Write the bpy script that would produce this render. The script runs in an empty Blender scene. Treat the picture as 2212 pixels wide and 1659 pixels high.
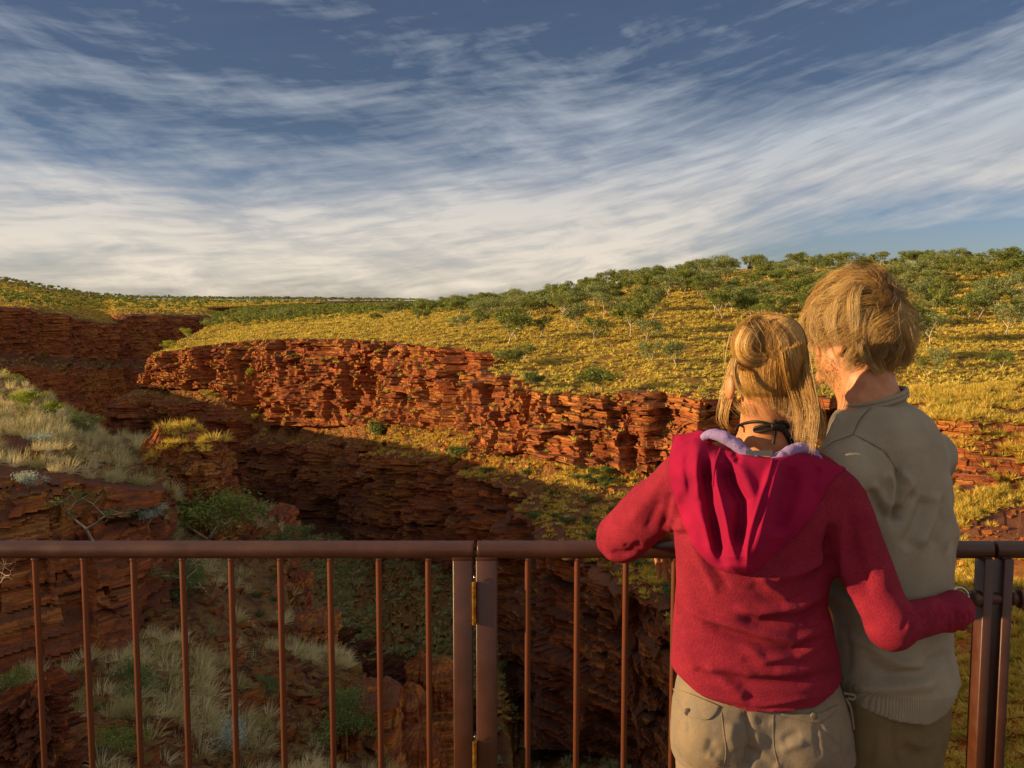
import bpy, math, random
import numpy as np
from mathutils import Vector, Matrix
SC = bpy.context.scene
COL = SC.collection
F_, CX, CY, HZ, CAMH = 2017.0, 1106.0, 829.5, 645.0, 1.72
PITCH = math.atan((CY-HZ)/F_)
_c, _s = math.cos(PITCH), math.sin(PITCH)
def P(px, py, Y):
    """a point of the place, from where it shows in the photograph and how far off it is"""
    px = np.asarray(px, float); py = np.asarray(py, float); Y = np.asarray(Y, float)
    r = (px-CX)/F_; u = -(py-CY)/F_
    wy = _c + u*_s; wz = -_s + u*_c
    k = Y/wy
    return np.stack([r*k, Y+0*k, CAMH + wz*k], -1)
def proj(p):
    p = np.asarray(p, float)
    x = p[..., 0]; y = p[..., 1]; z = p[..., 2]-CAMH
    f = y*_c - z*_s; u = y*_s + z*_c
    f = np.maximum(f, 1e-6)
    return CX + F_*x/f, CY - F_*u/f
# ---------------------------------------------------------------- noise
def _h(ix, iy, iz, seed):
    n = (ix.astype(np.int64)*374761393 + iy.astype(np.int64)*668265263 + iz.astype(np.int64)*2147483647 + seed*1274126177) & 0xFFFFFFFF
    n = ((n ^ (n >> 13))*1274126177) & 0xFFFFFFFF
    n = ((n ^ (n >> 16))*2246822519) & 0xFFFFFFFF
    n = n ^ (n >> 15)
    return (n & 0xFFFFFF)/float(0xFFFFFF)
def rnd(ix, iy=0, seed=0):
    ix = np.asarray(ix); iy = np.asarray(iy)+0*ix
    return _h(ix, iy, 0*ix, seed)
def vnoise(x, y, z=None, seed=0):
    x = np.asarray(x, float); y = np.asarray(y, float)+0*x
    z = 0*x if z is None else np.asarray(z, float)+0*x
    xi, yi, zi = np.floor(x), np.floor(y), np.floor(z)
    fx, fy, fz = x-xi, y-yi, z-zi
    fx = fx*fx*(3-2*fx); fy = fy*fy*(3-2*fy); fz = fz*fz*(3-2*fz)
    r = 0
    for a in (0, 1):
        for b in (0, 1):
            for c in (0, 1):
                w = (fx if a else 1-fx)*(fy if b else 1-fy)*(fz if c else 1-fz)
                r = r + w*_h(xi+a, yi+b, zi+c, seed)
    return r*2-1
def fbm(x, y, z=None, o=4, seed=0):
    r = 0; a = 1.0; t = 0
    x = np.asarray(x, float); y = np.asarray(y, float)
    for i in range(o):
        r = r + a*vnoise(x*2**i, y*2**i, None if z is None else np.asarray(z)*2**i, seed+i*17); t += a; a *= .5
    return r/t
def sstep(a, b, x):
    t = np.clip((x-a)/(b-a), 0, 1); return t*t*(3-2*t)
# ---------------------------------------------------------------- objects
def mesh(name, verts, faces, mat=None, smooth=False, attrs=None, cols=None):
    """verts Nx3, faces Mx3 or Mx4 arrays (or a list of such arrays)"""
    verts = np.ascontiguousarray(verts, np.float32)
    fl = faces if isinstance(faces, (list, tuple)) else [faces]
    fl = [np.asarray(f, np.int32) for f in fl if len(f)]
    me = bpy.data.meshes.new(name)
    me.vertices.add(len(verts)); me.vertices.foreach_set('co', verts.ravel())
    nl = sum(f.size for f in fl); nf = sum(len(f) for f in fl)
    me.loops.add(nl); me.polygons.add(nf)
    me.loops.foreach_set('vertex_index', np.concatenate([f.ravel() for f in fl]))
    tot = np.concatenate([np.full(len(f), f.shape[1], np.int32) for f in fl])
    st = np.concatenate([[0], np.cumsum(tot)[:-1]]).astype(np.int32)
    me.polygons.foreach_set('loop_start', st); me.polygons.foreach_set('loop_total', tot)
    me.polygons.foreach_set('use_smooth', np.full(nf, bool(smooth)))
    for k, v in (attrs or {}).items():
        a = me.attributes.new(k, 'FLOAT', 'POINT'); a.data.foreach_set('value', np.ascontiguousarray(v, np.float32).ravel())
    me.update(calc_edges=True); me.validate(clean_customdata=False)
    if mat: me.materials.append(mat)
    return me
def obj(name, me, parent=None):
    o = bpy.data.objects.new(name, me); COL.objects.link(o)
    if parent is not None: o.parent = parent
    return o
def tag(o, label=None, cat=None, group=None, kind=None):
    if label: o['label'] = label
    if cat: o['category'] = cat
    if group: o['group'] = group
    if kind: o['kind'] = kind
    return o
def empty(name, loc=(0, 0, 0), rz=0.0):
    o = bpy.data.objects.new(name, None); COL.objects.link(o)
    o.location = loc; o.rotation_euler = (0, 0, rz); o.empty_display_size = .1
    return o
class MB:
    """gathers pieces, links them as one mesh"""
    def __init__(s): s.v = []; s.q = []; s.t = []; s.n = 0; s.a = []
    def add(s, v, q=None, t=None, a=None):
        v = np.asarray(v, float)
        s.v.append(v)
        if q is not None and len(q): s.q.append(np.asarray(q)+s.n)
        if t is not None and len(t): s.t.append(np.asarray(t)+s.n)
        s.a.append(np.zeros(len(v)) if a is None else np.asarray(a, float)+np.zeros(len(v)))
        s.n += len(v)
    def me(s, name, mat, smooth=False, off=(0, 0, 0)):
        f = []
        if s.q: f.append(np.concatenate(s.q))
        if s.t: f.append(np.concatenate(s.t))
        return mesh(name, np.concatenate(s.v)-np.array(off), f, mat, smooth, {'tint': np.concatenate(s.a)})
    def build(s, name, mat, parent=None, smooth=False, off=(0, 0, 0)):
        return obj(name, s.me(name, mat, smooth, off), parent)
def grid_faces(n, m, wrap=False):
    i = np.arange(n-1 if not wrap else n)[:, None]; j = np.arange(m-1)[None]
    i2 = (i+1) % n
    return np.stack([i*m+j, i2*m+j, i2*m+j+1, i*m+j+1], -1).reshape(-1, 4)
def tube(mb, pts, rad, seg=8, tint=0, cap=True):
    pts = np.asarray(pts, float); n = len(pts); rad = np.zeros(n)+rad
    t = np.gradient(pts, axis=0); t /= np.linalg.norm(t, axis=1, keepdims=True)+1e-9
    up = np.array([0, 0, 1.0]) if abs(t[0, 2]) < .9 else np.array([1.0, 0, 0])
    a = np.cross(t[0], up); a /= np.linalg.norm(a)
    th = np.arange(seg)/seg*2*np.pi
    V = []
    for i in range(n):
        a = a-t[i]*np.dot(a, t[i]); a /= np.linalg.norm(a)+1e-9
        b = np.cross(t[i], a)
        V.append(pts[i]+rad[i]*(np.cos(th)[:, None]*a+np.sin(th)[:, None]*b))
    V = np.concatenate(V)
    q = []
    for i in range(n-1):
        for k in range(seg):
            k2 = (k+1) % seg
            q.append((i*seg+k, (i+1)*seg+k, (i+1)*seg+k2, i*seg+k2))
    tr = []
    if cap:
        V = np.concatenate([V, pts[:1], pts[-1:]]); c0 = n*seg
        for k in range(seg):
            k2 = (k+1) % seg
            tr.append((c0, k, k2)); tr.append((c0+1, (n-1)*seg+k2, (n-1)*seg+k))
    mb.add(V, q, tr, tint)
def box(mb, lo, hi, bev=0.0, tint=0):
    lo = np.array(lo, float); hi = np.array(hi, float)
    b = bev
    if b <= 0:
        v = np.array([[x, y, z] for x in (lo[0], hi[0]) for y in (lo[1], hi[1]) for z in (lo[2], hi[2])])
        q = [(0, 1, 3, 2), (4, 6, 7, 5), (0, 4, 5, 1), (2, 3, 7, 6), (0, 2, 6, 4), (1, 5, 7, 3)]
        mb.add(v, q, None, tint); return
    # bar with rounded vertical edges and bevelled ends
    n = 16; th = (np.arange(n)+.5)/n*2*np.pi
    cx, cy = (lo[0]+hi[0])/2, (lo[1]+hi[1])/2
    hx, hy = (hi[0]-lo[0])/2, (hi[1]-lo[1])/2
    def ring(e, z):
        r = max(b-e, 1e-4)
        X = np.sign(np.cos(th))*(hx-b)+np.cos(th)*r; Y = np.sign(np.sin(th))*(hy-b)+np.sin(th)*r
        return np.stack([cx+X, cy+Y, 0*X+z], 1)
    R = [ring(b, lo[2]), ring(0, lo[2]+b), ring(0, hi[2]-b), ring(b, hi[2])]
    V = np.concatenate(R+[[[cx, cy, lo[2]]], [[cx, cy, hi[2]]]])
    q = []; t = []
    for i in range(3):
        for k in range(n):
            k2 = (k+1) % n; q.append((i*n+k, i*n+k2, (i+1)*n+k2, (i+1)*n+k))
    for k in range(n):
        k2 = (k+1) % n; t.append((4*n, k2, k)); t.append((4*n+1, 3*n+k, 3*n+k2))
    mb.add(V, q, t, tint)
# ---------------------------------------------------------------- shader helper
class NT:
    def __init__(s, mat):
        mat.use_nodes = True; s.t = mat.node_tree; s.t.nodes.clear()
    def n(s, typ, _in=None, **kw):
        nd = s.t.nodes.new(typ)
        for k, v in kw.items(): setattr(nd, k, v)
        for k, v in (_in or {}).items(): s.set(nd, k, v)
        return nd
    def set(s, nd, k, v):
        sock = nd.inputs[k]
        if isinstance(v, bpy.types.NodeSocket): s.t.links.new(v, sock)
        elif isinstance(v, bpy.types.Node): s.t.links.new(v.outputs[0], sock)
        else: sock.default_value = v
    def m(s, op, a, b=None, c=None, clamp=False):
        nd = s.t.nodes.new('ShaderNodeMath'); nd.operation = op; nd.use_clamp = clamp
        for i, v in enumerate((a, b, c)):
            if v is not None: s.set(nd, i, v)
        return nd.outputs[0]
    def vm(s, op, a, b=None, sc=None):
        nd = s.t.nodes.new('ShaderNodeVectorMath'); nd.operation = op
        s.set(nd, 0, a)
        if b is not None: s.set(nd, 1, b)
        if sc is not None: s.set(nd, 'Scale', sc)
        return nd.outputs[0]
    def mix(s, f, a, b, blend='MIX'):
        nd = s.t.nodes.new('ShaderNodeMix'); nd.data_type = 'RGBA'; nd.blend_type = blend
        s.set(nd, 0, f); s.set(nd, 6, a); s.set(nd, 7, b)
        return nd.outputs[2]
    def noise(s, vec, scale, detail=4, rough=.55, dist=0.0, out=0):
        nd = s.n('ShaderNodeTexNoise', {'Scale': scale, 'Detail': detail, 'Roughness': rough, 'Distortion': dist})
        if vec is not None: s.set(nd, 'Vector', vec)
        return nd.outputs[out]
    def ramp(s, f, stops, interp='LINEAR'):
        nd = s.t.nodes.new('ShaderNodeValToRGB'); nd.color_ramp.interpolation = interp
        e = nd.color_ramp.elements
        while len(e) < len(stops): e.new(.5)
        for x, (p, c) in zip(e, stops):
            x.position = p; x.color = (*c, 1) if len(c) == 3 else c
        s.set(nd, 0, f); return nd.outputs[0]
    def rng(s, v, a, b, c=0.0, d=1.0, smooth=False):
        nd = s.t.nodes.new('ShaderNodeMapRange'); nd.clamp = True
        if smooth: nd.interpolation_type = 'SMOOTHSTEP'
        for i, x in enumerate((v, a, b, c, d)): s.set(nd, i, x)
        return nd.outputs[0]
    def scale(s, vec, xyz):
        return s.vm('MULTIPLY', vec, xyz)
    def attr(s, name):
        return s.n('ShaderNodeAttribute', attribute_name=name).outputs['Fac']
    def bump(s, h, strength, dist, normal=None):
        nd = s.n('ShaderNodeBump', {'Strength': strength, 'Distance': dist, 'Height': h})
        if normal is not None: s.set(nd, 'Normal', normal)
        return nd.outputs[0]
    def out(s, sh):
        o = s.n('ShaderNodeOutputMaterial'); s.t.links.new(sh if isinstance(sh, bpy.types.NodeSocket) else sh.outputs[0], o.inputs[0])
def rgb(h, k=1.0):
    h = h.lstrip('#'); c = [int(h[i:i+2], 16)/255 for i in (0, 2, 4)]
    return tuple([(x/12.92 if x <= .04045 else ((x+.055)/1.055)**2.4)*k for x in c]+[1.0])
def bsdf(nt, color, rough=.8, metal=0.0, normal=None, spec=.3, **kw):
    d = {'Base Color': color, 'Roughness': rough, 'Metallic': metal, 'Specular IOR Level': spec}
    d.update(kw)
    nd = nt.n('ShaderNodeBsdfPrincipled', d)
    if normal is not None: nt.set(nd, 'Normal', normal)
    return nd
def newmat(name):
    m = bpy.data.materials.new(name); return m, NT(m)
# ================================================================ camera, sun, sky
cam = bpy.data.cameras.new('camera'); cam.sensor_width = 36; cam.lens = 36*F_/2212.0
cam.clip_start = .05; cam.clip_end = 20000
cam_o = bpy.data.objects.new('camera', cam); COL.objects.link(cam_o)
cam_o.location = (0, 0, CAMH); cam_o.rotation_euler = (math.pi/2-PITCH, 0, 0)
SC.camera = cam_o
SUN_EL, SUN_AZ = math.radians(11.5), math.radians(9)      # sun low on the left, a little behind the camera
SD = np.array([-math.cos(SUN_EL)*math.cos(SUN_AZ), -math.cos(SUN_EL)*math.sin(SUN_AZ), math.sin(SUN_EL)])
sun = bpy.data.lights.new('sun', 'SUN'); sun.energy = 5.0; sun.angle = math.radians(.5); sun.color = (1, .715, .36)
sun_o = bpy.data.objects.new('sun', sun); COL.objects.link(sun_o)
sun_o.rotation_euler = Vector(SD).to_track_quat('Z', 'Y').to_euler()
w = bpy.data.worlds.new('World'); SC.world = w; w.use_nodes = True
nt = NT(w)
sky = nt.n('ShaderNodeTexSky', sky_type='NISHITA'); sky.sun_disc = False
sky.sun_elevation = SUN_EL; sky.sun_rotation = math.atan2(SD[0], SD[1]); sky.air_density = 1.0; sky.dust_density = .6; sky.ozone_density = 2.0
tc = nt.n('ShaderNodeTexCoord').outputs['Generated']
sp = nt.n('ShaderNodeSeparateXYZ', {0: tc})
az = nt.m('ARCTAN2', sp.outputs[0], sp.outputs[1])           # radians, 0 = straight ahead
el = nt.m('ARCSINE', sp.outputs[2])
az = nt.m('MULTIPLY', az, 57.2958); el = nt.m('MULTIPLY', el, 57.2958)
azc = nt.m('MAXIMUM', nt.m('MINIMUM', az, 40.0), -40.0)
# streaks: cloud bands rise slowly to the right at the left and fan out from low on the right
def cloudvec(sx, sy, shear, ox=0.0):
    x = nt.m('MULTIPLY', az, sx)
    y = nt.m('SUBTRACT', el, nt.m('ADD', nt.m('MULTIPLY', az, shear), nt.m('MULTIPLY', nt.m('MULTIPLY', azc, azc), .0032)))
    y = nt.m('MULTIPLY', y, sy)
    return nt.n('ShaderNodeCombineXYZ', {0: nt.m('ADD', x, ox), 1: y, 2: ox}).outputs[0]
warp = nt.noise(cloudvec(.05, .14, .1, 3.0), 1.0, 3, .5, 0, 1)
def warped(v, k): return nt.vm('ADD', v, nt.vm('SCALE', nt.vm('SUBTRACT', warp, (.5, .5, .5)), sc=k))
n1 = nt.noise(warped(cloudvec(.045, .26, -.04, 0.0), 1.8), 1.0, 6, .56)
n2 = nt.noise(warped(cloudvec(.085, .62, .22, 7.0), 2.4), 1.0, 6, .60)
n3 = nt.noise(warped(cloudvec(.20, 1.7, .16, 11.0), 3.0), 1.0, 5, .58)
n5 = nt.noise(warped(cloudvec(.26, .9, -.28, 31.0), 3.4), 1.0, 5, .58)
n4 = nt.noise(warped(cloudvec(.028, .15, .02, 21.0), 1.0), 1.0, 4, .5)
st = nt.m('ADD', nt.m('ADD', nt.m('MULTIPLY', n1, .36), nt.m('MULTIPLY', n2, .30)), nt.m('MULTIPLY', n3, .16))
st = nt.m('ADD', nt.m('ADD', st, nt.m('MULTIPLY', n4, .22)), nt.m('MULTIPLY', n5, .16))
# where the cloud is thick: low band on the left and centre, thin veil above, clear low on the right
edge = nt.m('ADD', el, nt.m('MULTIPLY', nt.m('MAXIMUM', nt.m('SUBTRACT', az, 4.0), 0.0), -.16))
low = nt.m('MULTIPLY', nt.rng(edge, 10.5, 4.0, 0, 1, True), nt.rng(edge, -1.5, 1.6, 0.0, 1.0, True))
clear = nt.m('MULTIPLY', nt.rng(az, 9.0, 22.0, 0, 1, True), nt.rng(el, 8.5, 3.0, 0, 1, True))
mid = nt.m('MULTIPLY', nt.rng(az, -12.0, 8.0, 0, 1, True), nt.rng(nt.m('ABSOLUTE', nt.m('SUBTRACT', el, 8.5)), 6.0, 1.0, 0, 1, True))
thick = nt.m('SUBTRACT', nt.m('ADD', nt.m('MULTIPLY', low, .165), nt.m('MULTIPLY', mid, .075)), nt.m('MULTIPLY', clear, .24))
top = nt.rng(el, 10.0, 19.0, 0, .06)
dens = nt.rng(nt.m('SUBTRACT', nt.m('ADD', st, thick), top), .545, .81, 0, 1)
dens = nt.m('MAXIMUM', nt.m('POWER', dens, 1.0), nt.rng(el, 2, 14, .0, .05))
cc = nt.mix(nt.rng(el, 0, 11, 0, 1, True), rgb('#f4e6d2', 6.5), rgb('#bcc4ce', 6.4))
cc = nt.mix(nt.rng(nt.m('ADD', nt.m('MULTIPLY', n2, .5), nt.m('MULTIPLY', n3, .5)), .56, .40, 0, .55), cc, nt.mix(1.0, cc, (.62, .66, .74, 1), 'MULTIPLY'))
# unseen bright cloud veil added for fill light, beside, behind and above the view
side = nt.m('MAXIMUM', nt.rng(nt.m('ABSOLUTE', az), 38, 80, 0, 1, True), nt.rng(el, 26, 50, 0, 1, True))
dens = nt.m('MAXIMUM', dens, nt.m('MULTIPLY', side, .75))
cc = nt.mix(side, cc, rgb('#dcdad8', 6.2))
skc = nt.mix(nt.rng(el, 0, 12, 0, 1, True), nt.mix(1.0, sky.outputs[0], (.55, .62, .95, 1), 'MULTIPLY'), nt.mix(1.0, sky.outputs[0], (.32, .33, .43, 1), 'MULTIPLY'))
colr = nt.mix(dens, skc, cc)
bg = nt.n('ShaderNodeBackground', {'Color': colr, 'Strength': .082})
wo = nt.n('ShaderNodeOutputWorld'); nt.t.links.new(bg.outputs[0], wo.inputs[0])
SC.view_settings.view_transform = 'Standard'; SC.view_settings.look = 'None'
SC.view_settings.exposure = 0.84; SC.view_settings.gamma = 1.0
SC.cycles.max_bounces = 6; SC.cycles.diffuse_bounces = 3; SC.cycles.transparent_max_bounces = 8
SC.cycles.use_denoising = True
# ================================================================ terrain
def crom(a, t):
    """Catmull-Rom along axis 0 at float indices t"""
    n = len(a); i = np.clip(np.floor(t).astype(int), 0, n-2); f = (t-i).reshape((-1,)+(1,)*(a.ndim-1))
    p0 = a[np.clip(i-1, 0, n-1)]; p1 = a[i]; p2 = a[i+1]; p3 = a[np.clip(i+2, 0, n-1)]
    return .5*((2*p1)+(-p0+p2)*f+(2*p0-5*p1+4*p2-p3)*f*f+(-p0+3*p1-3*p2+p3)*f**3)
def blocks(s, z, H, W, seed, jit=.25):
    """broken strata: one random number per block of a layer"""
    zz = z/H + jit*vnoise(s/(W*3), z*0+seed, seed=seed)
    k = np.floor(zz)
    off = rnd(k, 1, seed)*7.3
    ww = W*(.6+.9*rnd(k, 2, seed))
    ss = s/ww+off+.25*vnoise(s/W, z/H*2, seed=seed+3)
    return rnd(np.floor(ss), k, seed+5)
SHEETS = {}
def sheet(name, net, cliff, ncol, nrow, rimrow=None, seed=1, amp=1.0, mat=None, strata=((3., 7., 1.3), (1.2, 2.6, .6), (.5, 1.1, .28)), butt=((14., 2.2), (38., 4.0)), gnoise=.4, sm=0, fine=.1, world=False):
    """net[c][r]=(px,py,Y); cliff[r]=how much rock relief there is on that row; ncol/nrow = steps per interval"""
    net = np.array(net, float); W = net if world else P(net[..., 0], net[..., 1], net[..., 2])      # C,R,3
    C, R = W.shape[:2]
    ncol = [ncol]*(C-1) if np.isscalar(ncol) else ncol
    tc_ = np.concatenate([i+np.arange(n)/n for i, n in enumerate(ncol)]+[[C-1]])
    G = crom(W, tc_)
    tr = np.concatenate([i+np.arange(n)/n for i, n in enumerate(nrow)]+[[R-1]])
    i = np.clip(np.floor(tr).astype(int), 0, R-2); f = (tr-i)[None, :, None]
    G = G[:, i]*(1-f)+G[:, i+1]*f
    cl = np.array(cliff, float)
    if cl.ndim == 1: cl = np.repeat(cl[None], C, 0)
    cl = np.array([np.interp(tc_, np.arange(C), cl[:, k]) for k in range(R)]).T
    f2 = f[..., 0]; cw = cl[:, i]*(1-f2)+cl[:, i+1]*f2
    for _ in range(sm):                                    # smooth the gentle ground only
        g = G.copy(); g[:, 1:-1] = .25*G[:, :-2]+.5*G[:, 1:-1]+.25*G[:, 2:]
        k = (1-np.clip(cw*3, 0, 1))[..., None]; G = G*(1-k)+g*k
    rr = rimrow if rimrow is not None else 0
    j0 = int(np.searchsorted(tr, rr))
    line = G[:, j0, :2]; line = np.array([np.convolve(np.pad(line[:, a], 12, 'edge'), np.ones(25)/25, 'valid') for a in (0, 1)]).T
    tg = np.gradient(line, axis=0); tg /= np.linalg.norm(tg, axis=1, keepdims=True)+1e-9
    h = np.stack([tg[:, 1], -tg[:, 0]], 1)
    s = np.concatenate([[0], np.cumsum(np.linalg.norm(np.diff(G[:, j0, :2], axis=0), axis=1))])[:, None]+0*G[..., 0]
    z = G[..., 2]; x = G[..., 0]; y = G[..., 1]
    zt = z+.012*s+.35*fbm(s/18, z/18, seed=seed)
    d = 0
    for per, a in butt:
        nn = fbm(s/per, z/per*.22, o=3, seed=seed+int(per)); d = d+a*(1-np.abs(nn)*2.2)
    for kk, (H, Wd, a) in enumerate(strata):
        d = d+a*(blocks(s, zt, H, Wd, seed+kk*31)-.5)*1.6
    d = d+fine*(rnd(np.floor(zt/.22), 3, seed)-.5)*2
    d = d*cw*amp
    G = G.copy(); G[..., 0] += d*h[:, None, 0]; G[..., 1] += d*h[:, None, 1]
    gw = 1-np.clip(cw, 0, 1)
    G[..., 2] += gnoise*gw*fbm(x/6, y/6, o=4, seed=seed+9)+gnoise*.3*cw*(blocks(s, zt+3*y*0, .8, 2.0, seed+77)-.5)
    du = np.gradient(G, axis=0); dv = np.gradient(G, axis=1); N = np.cross(dv, du); N /= np.linalg.norm(N, axis=-1, keepdims=True)+1e-9
    if np.mean(N[..., 2]) < 0: N = -N
    n, m = G.shape[:2]
    me = mesh(name, G.reshape(-1, 3), grid_faces(n, m), mat, False, {'rock': (cw+0*z).ravel()})
    o = obj(name, me); tag(o, kind='structure')
    SHEETS[name] = (G, N, cw+0*z, tr, s)
    return o
# ---- rock and soil
def rock_mat(name, lit=1.0, soil=('#8a4a26', '#6d3a20'), grassy=.5, sc=1.0, varn=.55):
    m, nt = newmat(name)
    g = nt.n('ShaderNodeNewGeometry'); pos = g.outputs['Position']
    nz = nt.n('ShaderNodeSeparateXYZ', {0: g.outputs['True Normal']}).outputs[2]
    big = nt.noise(pos, .045*sc, 4, .6)
    strat = nt.noise(nt.scale(pos, (.05*sc, .05*sc, 1.6*sc)), 1.0, 6, .65)
    strat2 = nt.noise(nt.scale(pos, (.35*sc, .35*sc, 5.5*sc)), 1.0, 5, .7)
    blot = nt.noise(pos, .8*sc, 6, .68)
    c = nt.ramp(nt.m('ADD', nt.m('MULTIPLY', strat, .6), nt.m('MULTIPLY', big, .4)),
                [(.30, rgb('#683828')[:3]), (.43, rgb('#984f2c')[:3]), (.51, rgb('#b4642f')[:3]), (.57, rgb('#c88640')[:3]), (.72, rgb('#84462a')[:3])])
    c = nt.mix(nt.rng(strat2, .35, .62, .75, 0), c, rgb('#4a2c24'))
    c = nt.mix(nt.m('MULTIPLY', nt.rng(blot, .5, .68), varn), c, rgb('#2e2320'))
    c = nt.mix(nt.rng(nt.noise(nt.scale(pos, (.7*sc, .7*sc, .12*sc)), 1.0, 4, .6), .6, .75, 0, .5), c, rgb('#3b2622'))
    so = nt.mix(nt.rng(nt.noise(pos, .5*sc, 5, .6), .4, .6), rgb(soil[0]), rgb(soil[1]))
    so = nt.mix(nt.m('MULTIPLY', nt.rng(nt.noise(pos, 1.4*sc, 4, .6), .42, .55), grassy), so, rgb('#a08c3c'))
    rk = nt.attr('rock')
    ledge = nt.mix(nt.noise(pos, .9*sc, 4, .6), rgb('#6e4634'), rgb('#4a332a'))
    c = nt.mix(nt.rng(nz, .55, .8, 0, .85), c, ledge)
    f = nt.m('MULTIPLY', nt.rng(rk, .55, .2), nt.rng(nz, .3, .6))
    pz = nt.n('ShaderNodeSeparateXYZ', {0: pos}).outputs[2]
    c = nt.mix(nt.m('MULTIPLY', nt.rng(nt.m('ADD', pz, nt.m('MULTIPLY', nt.noise(pos, .06, 3), 16.0)), -24.0, -46.0, 0, .72), 1.0 if sc == 1.0 else 0.0), c, rgb('#2a1f1d'))  # depth darkening: dark lower rock plus gorge shade put into the colour
    col = nt.mix(f, c, so)
    hgt = nt.m('ADD', nt.m('MULTIPLY', nt.noise(nt.scale(pos, (1.2*sc, 1.2*sc, 7*sc)), 1.0, 8, .7), .7), nt.m('MULTIPLY', nt.noise(pos, 3.0*sc, 6, .7), .5))
    b = bsdf(nt, col, .92, spec=.12, normal=nt.bump(hgt, .9, .35/sc))
    nt.out(b); return m
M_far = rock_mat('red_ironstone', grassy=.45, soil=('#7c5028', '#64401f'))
M_B = rock_mat('red_ironstone_shaded_wall', grassy=.6, sc=.5)
M_near = rock_mat('near_ironstone', grassy=.25, sc=3.2, soil=('#5d3424', '#43271f'), varn=.45)
M_slope = rock_mat('spur_ironstone', grassy=.35, sc=1.8, soil=('#a8501f', '#83401f'), varn=.3)

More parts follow.
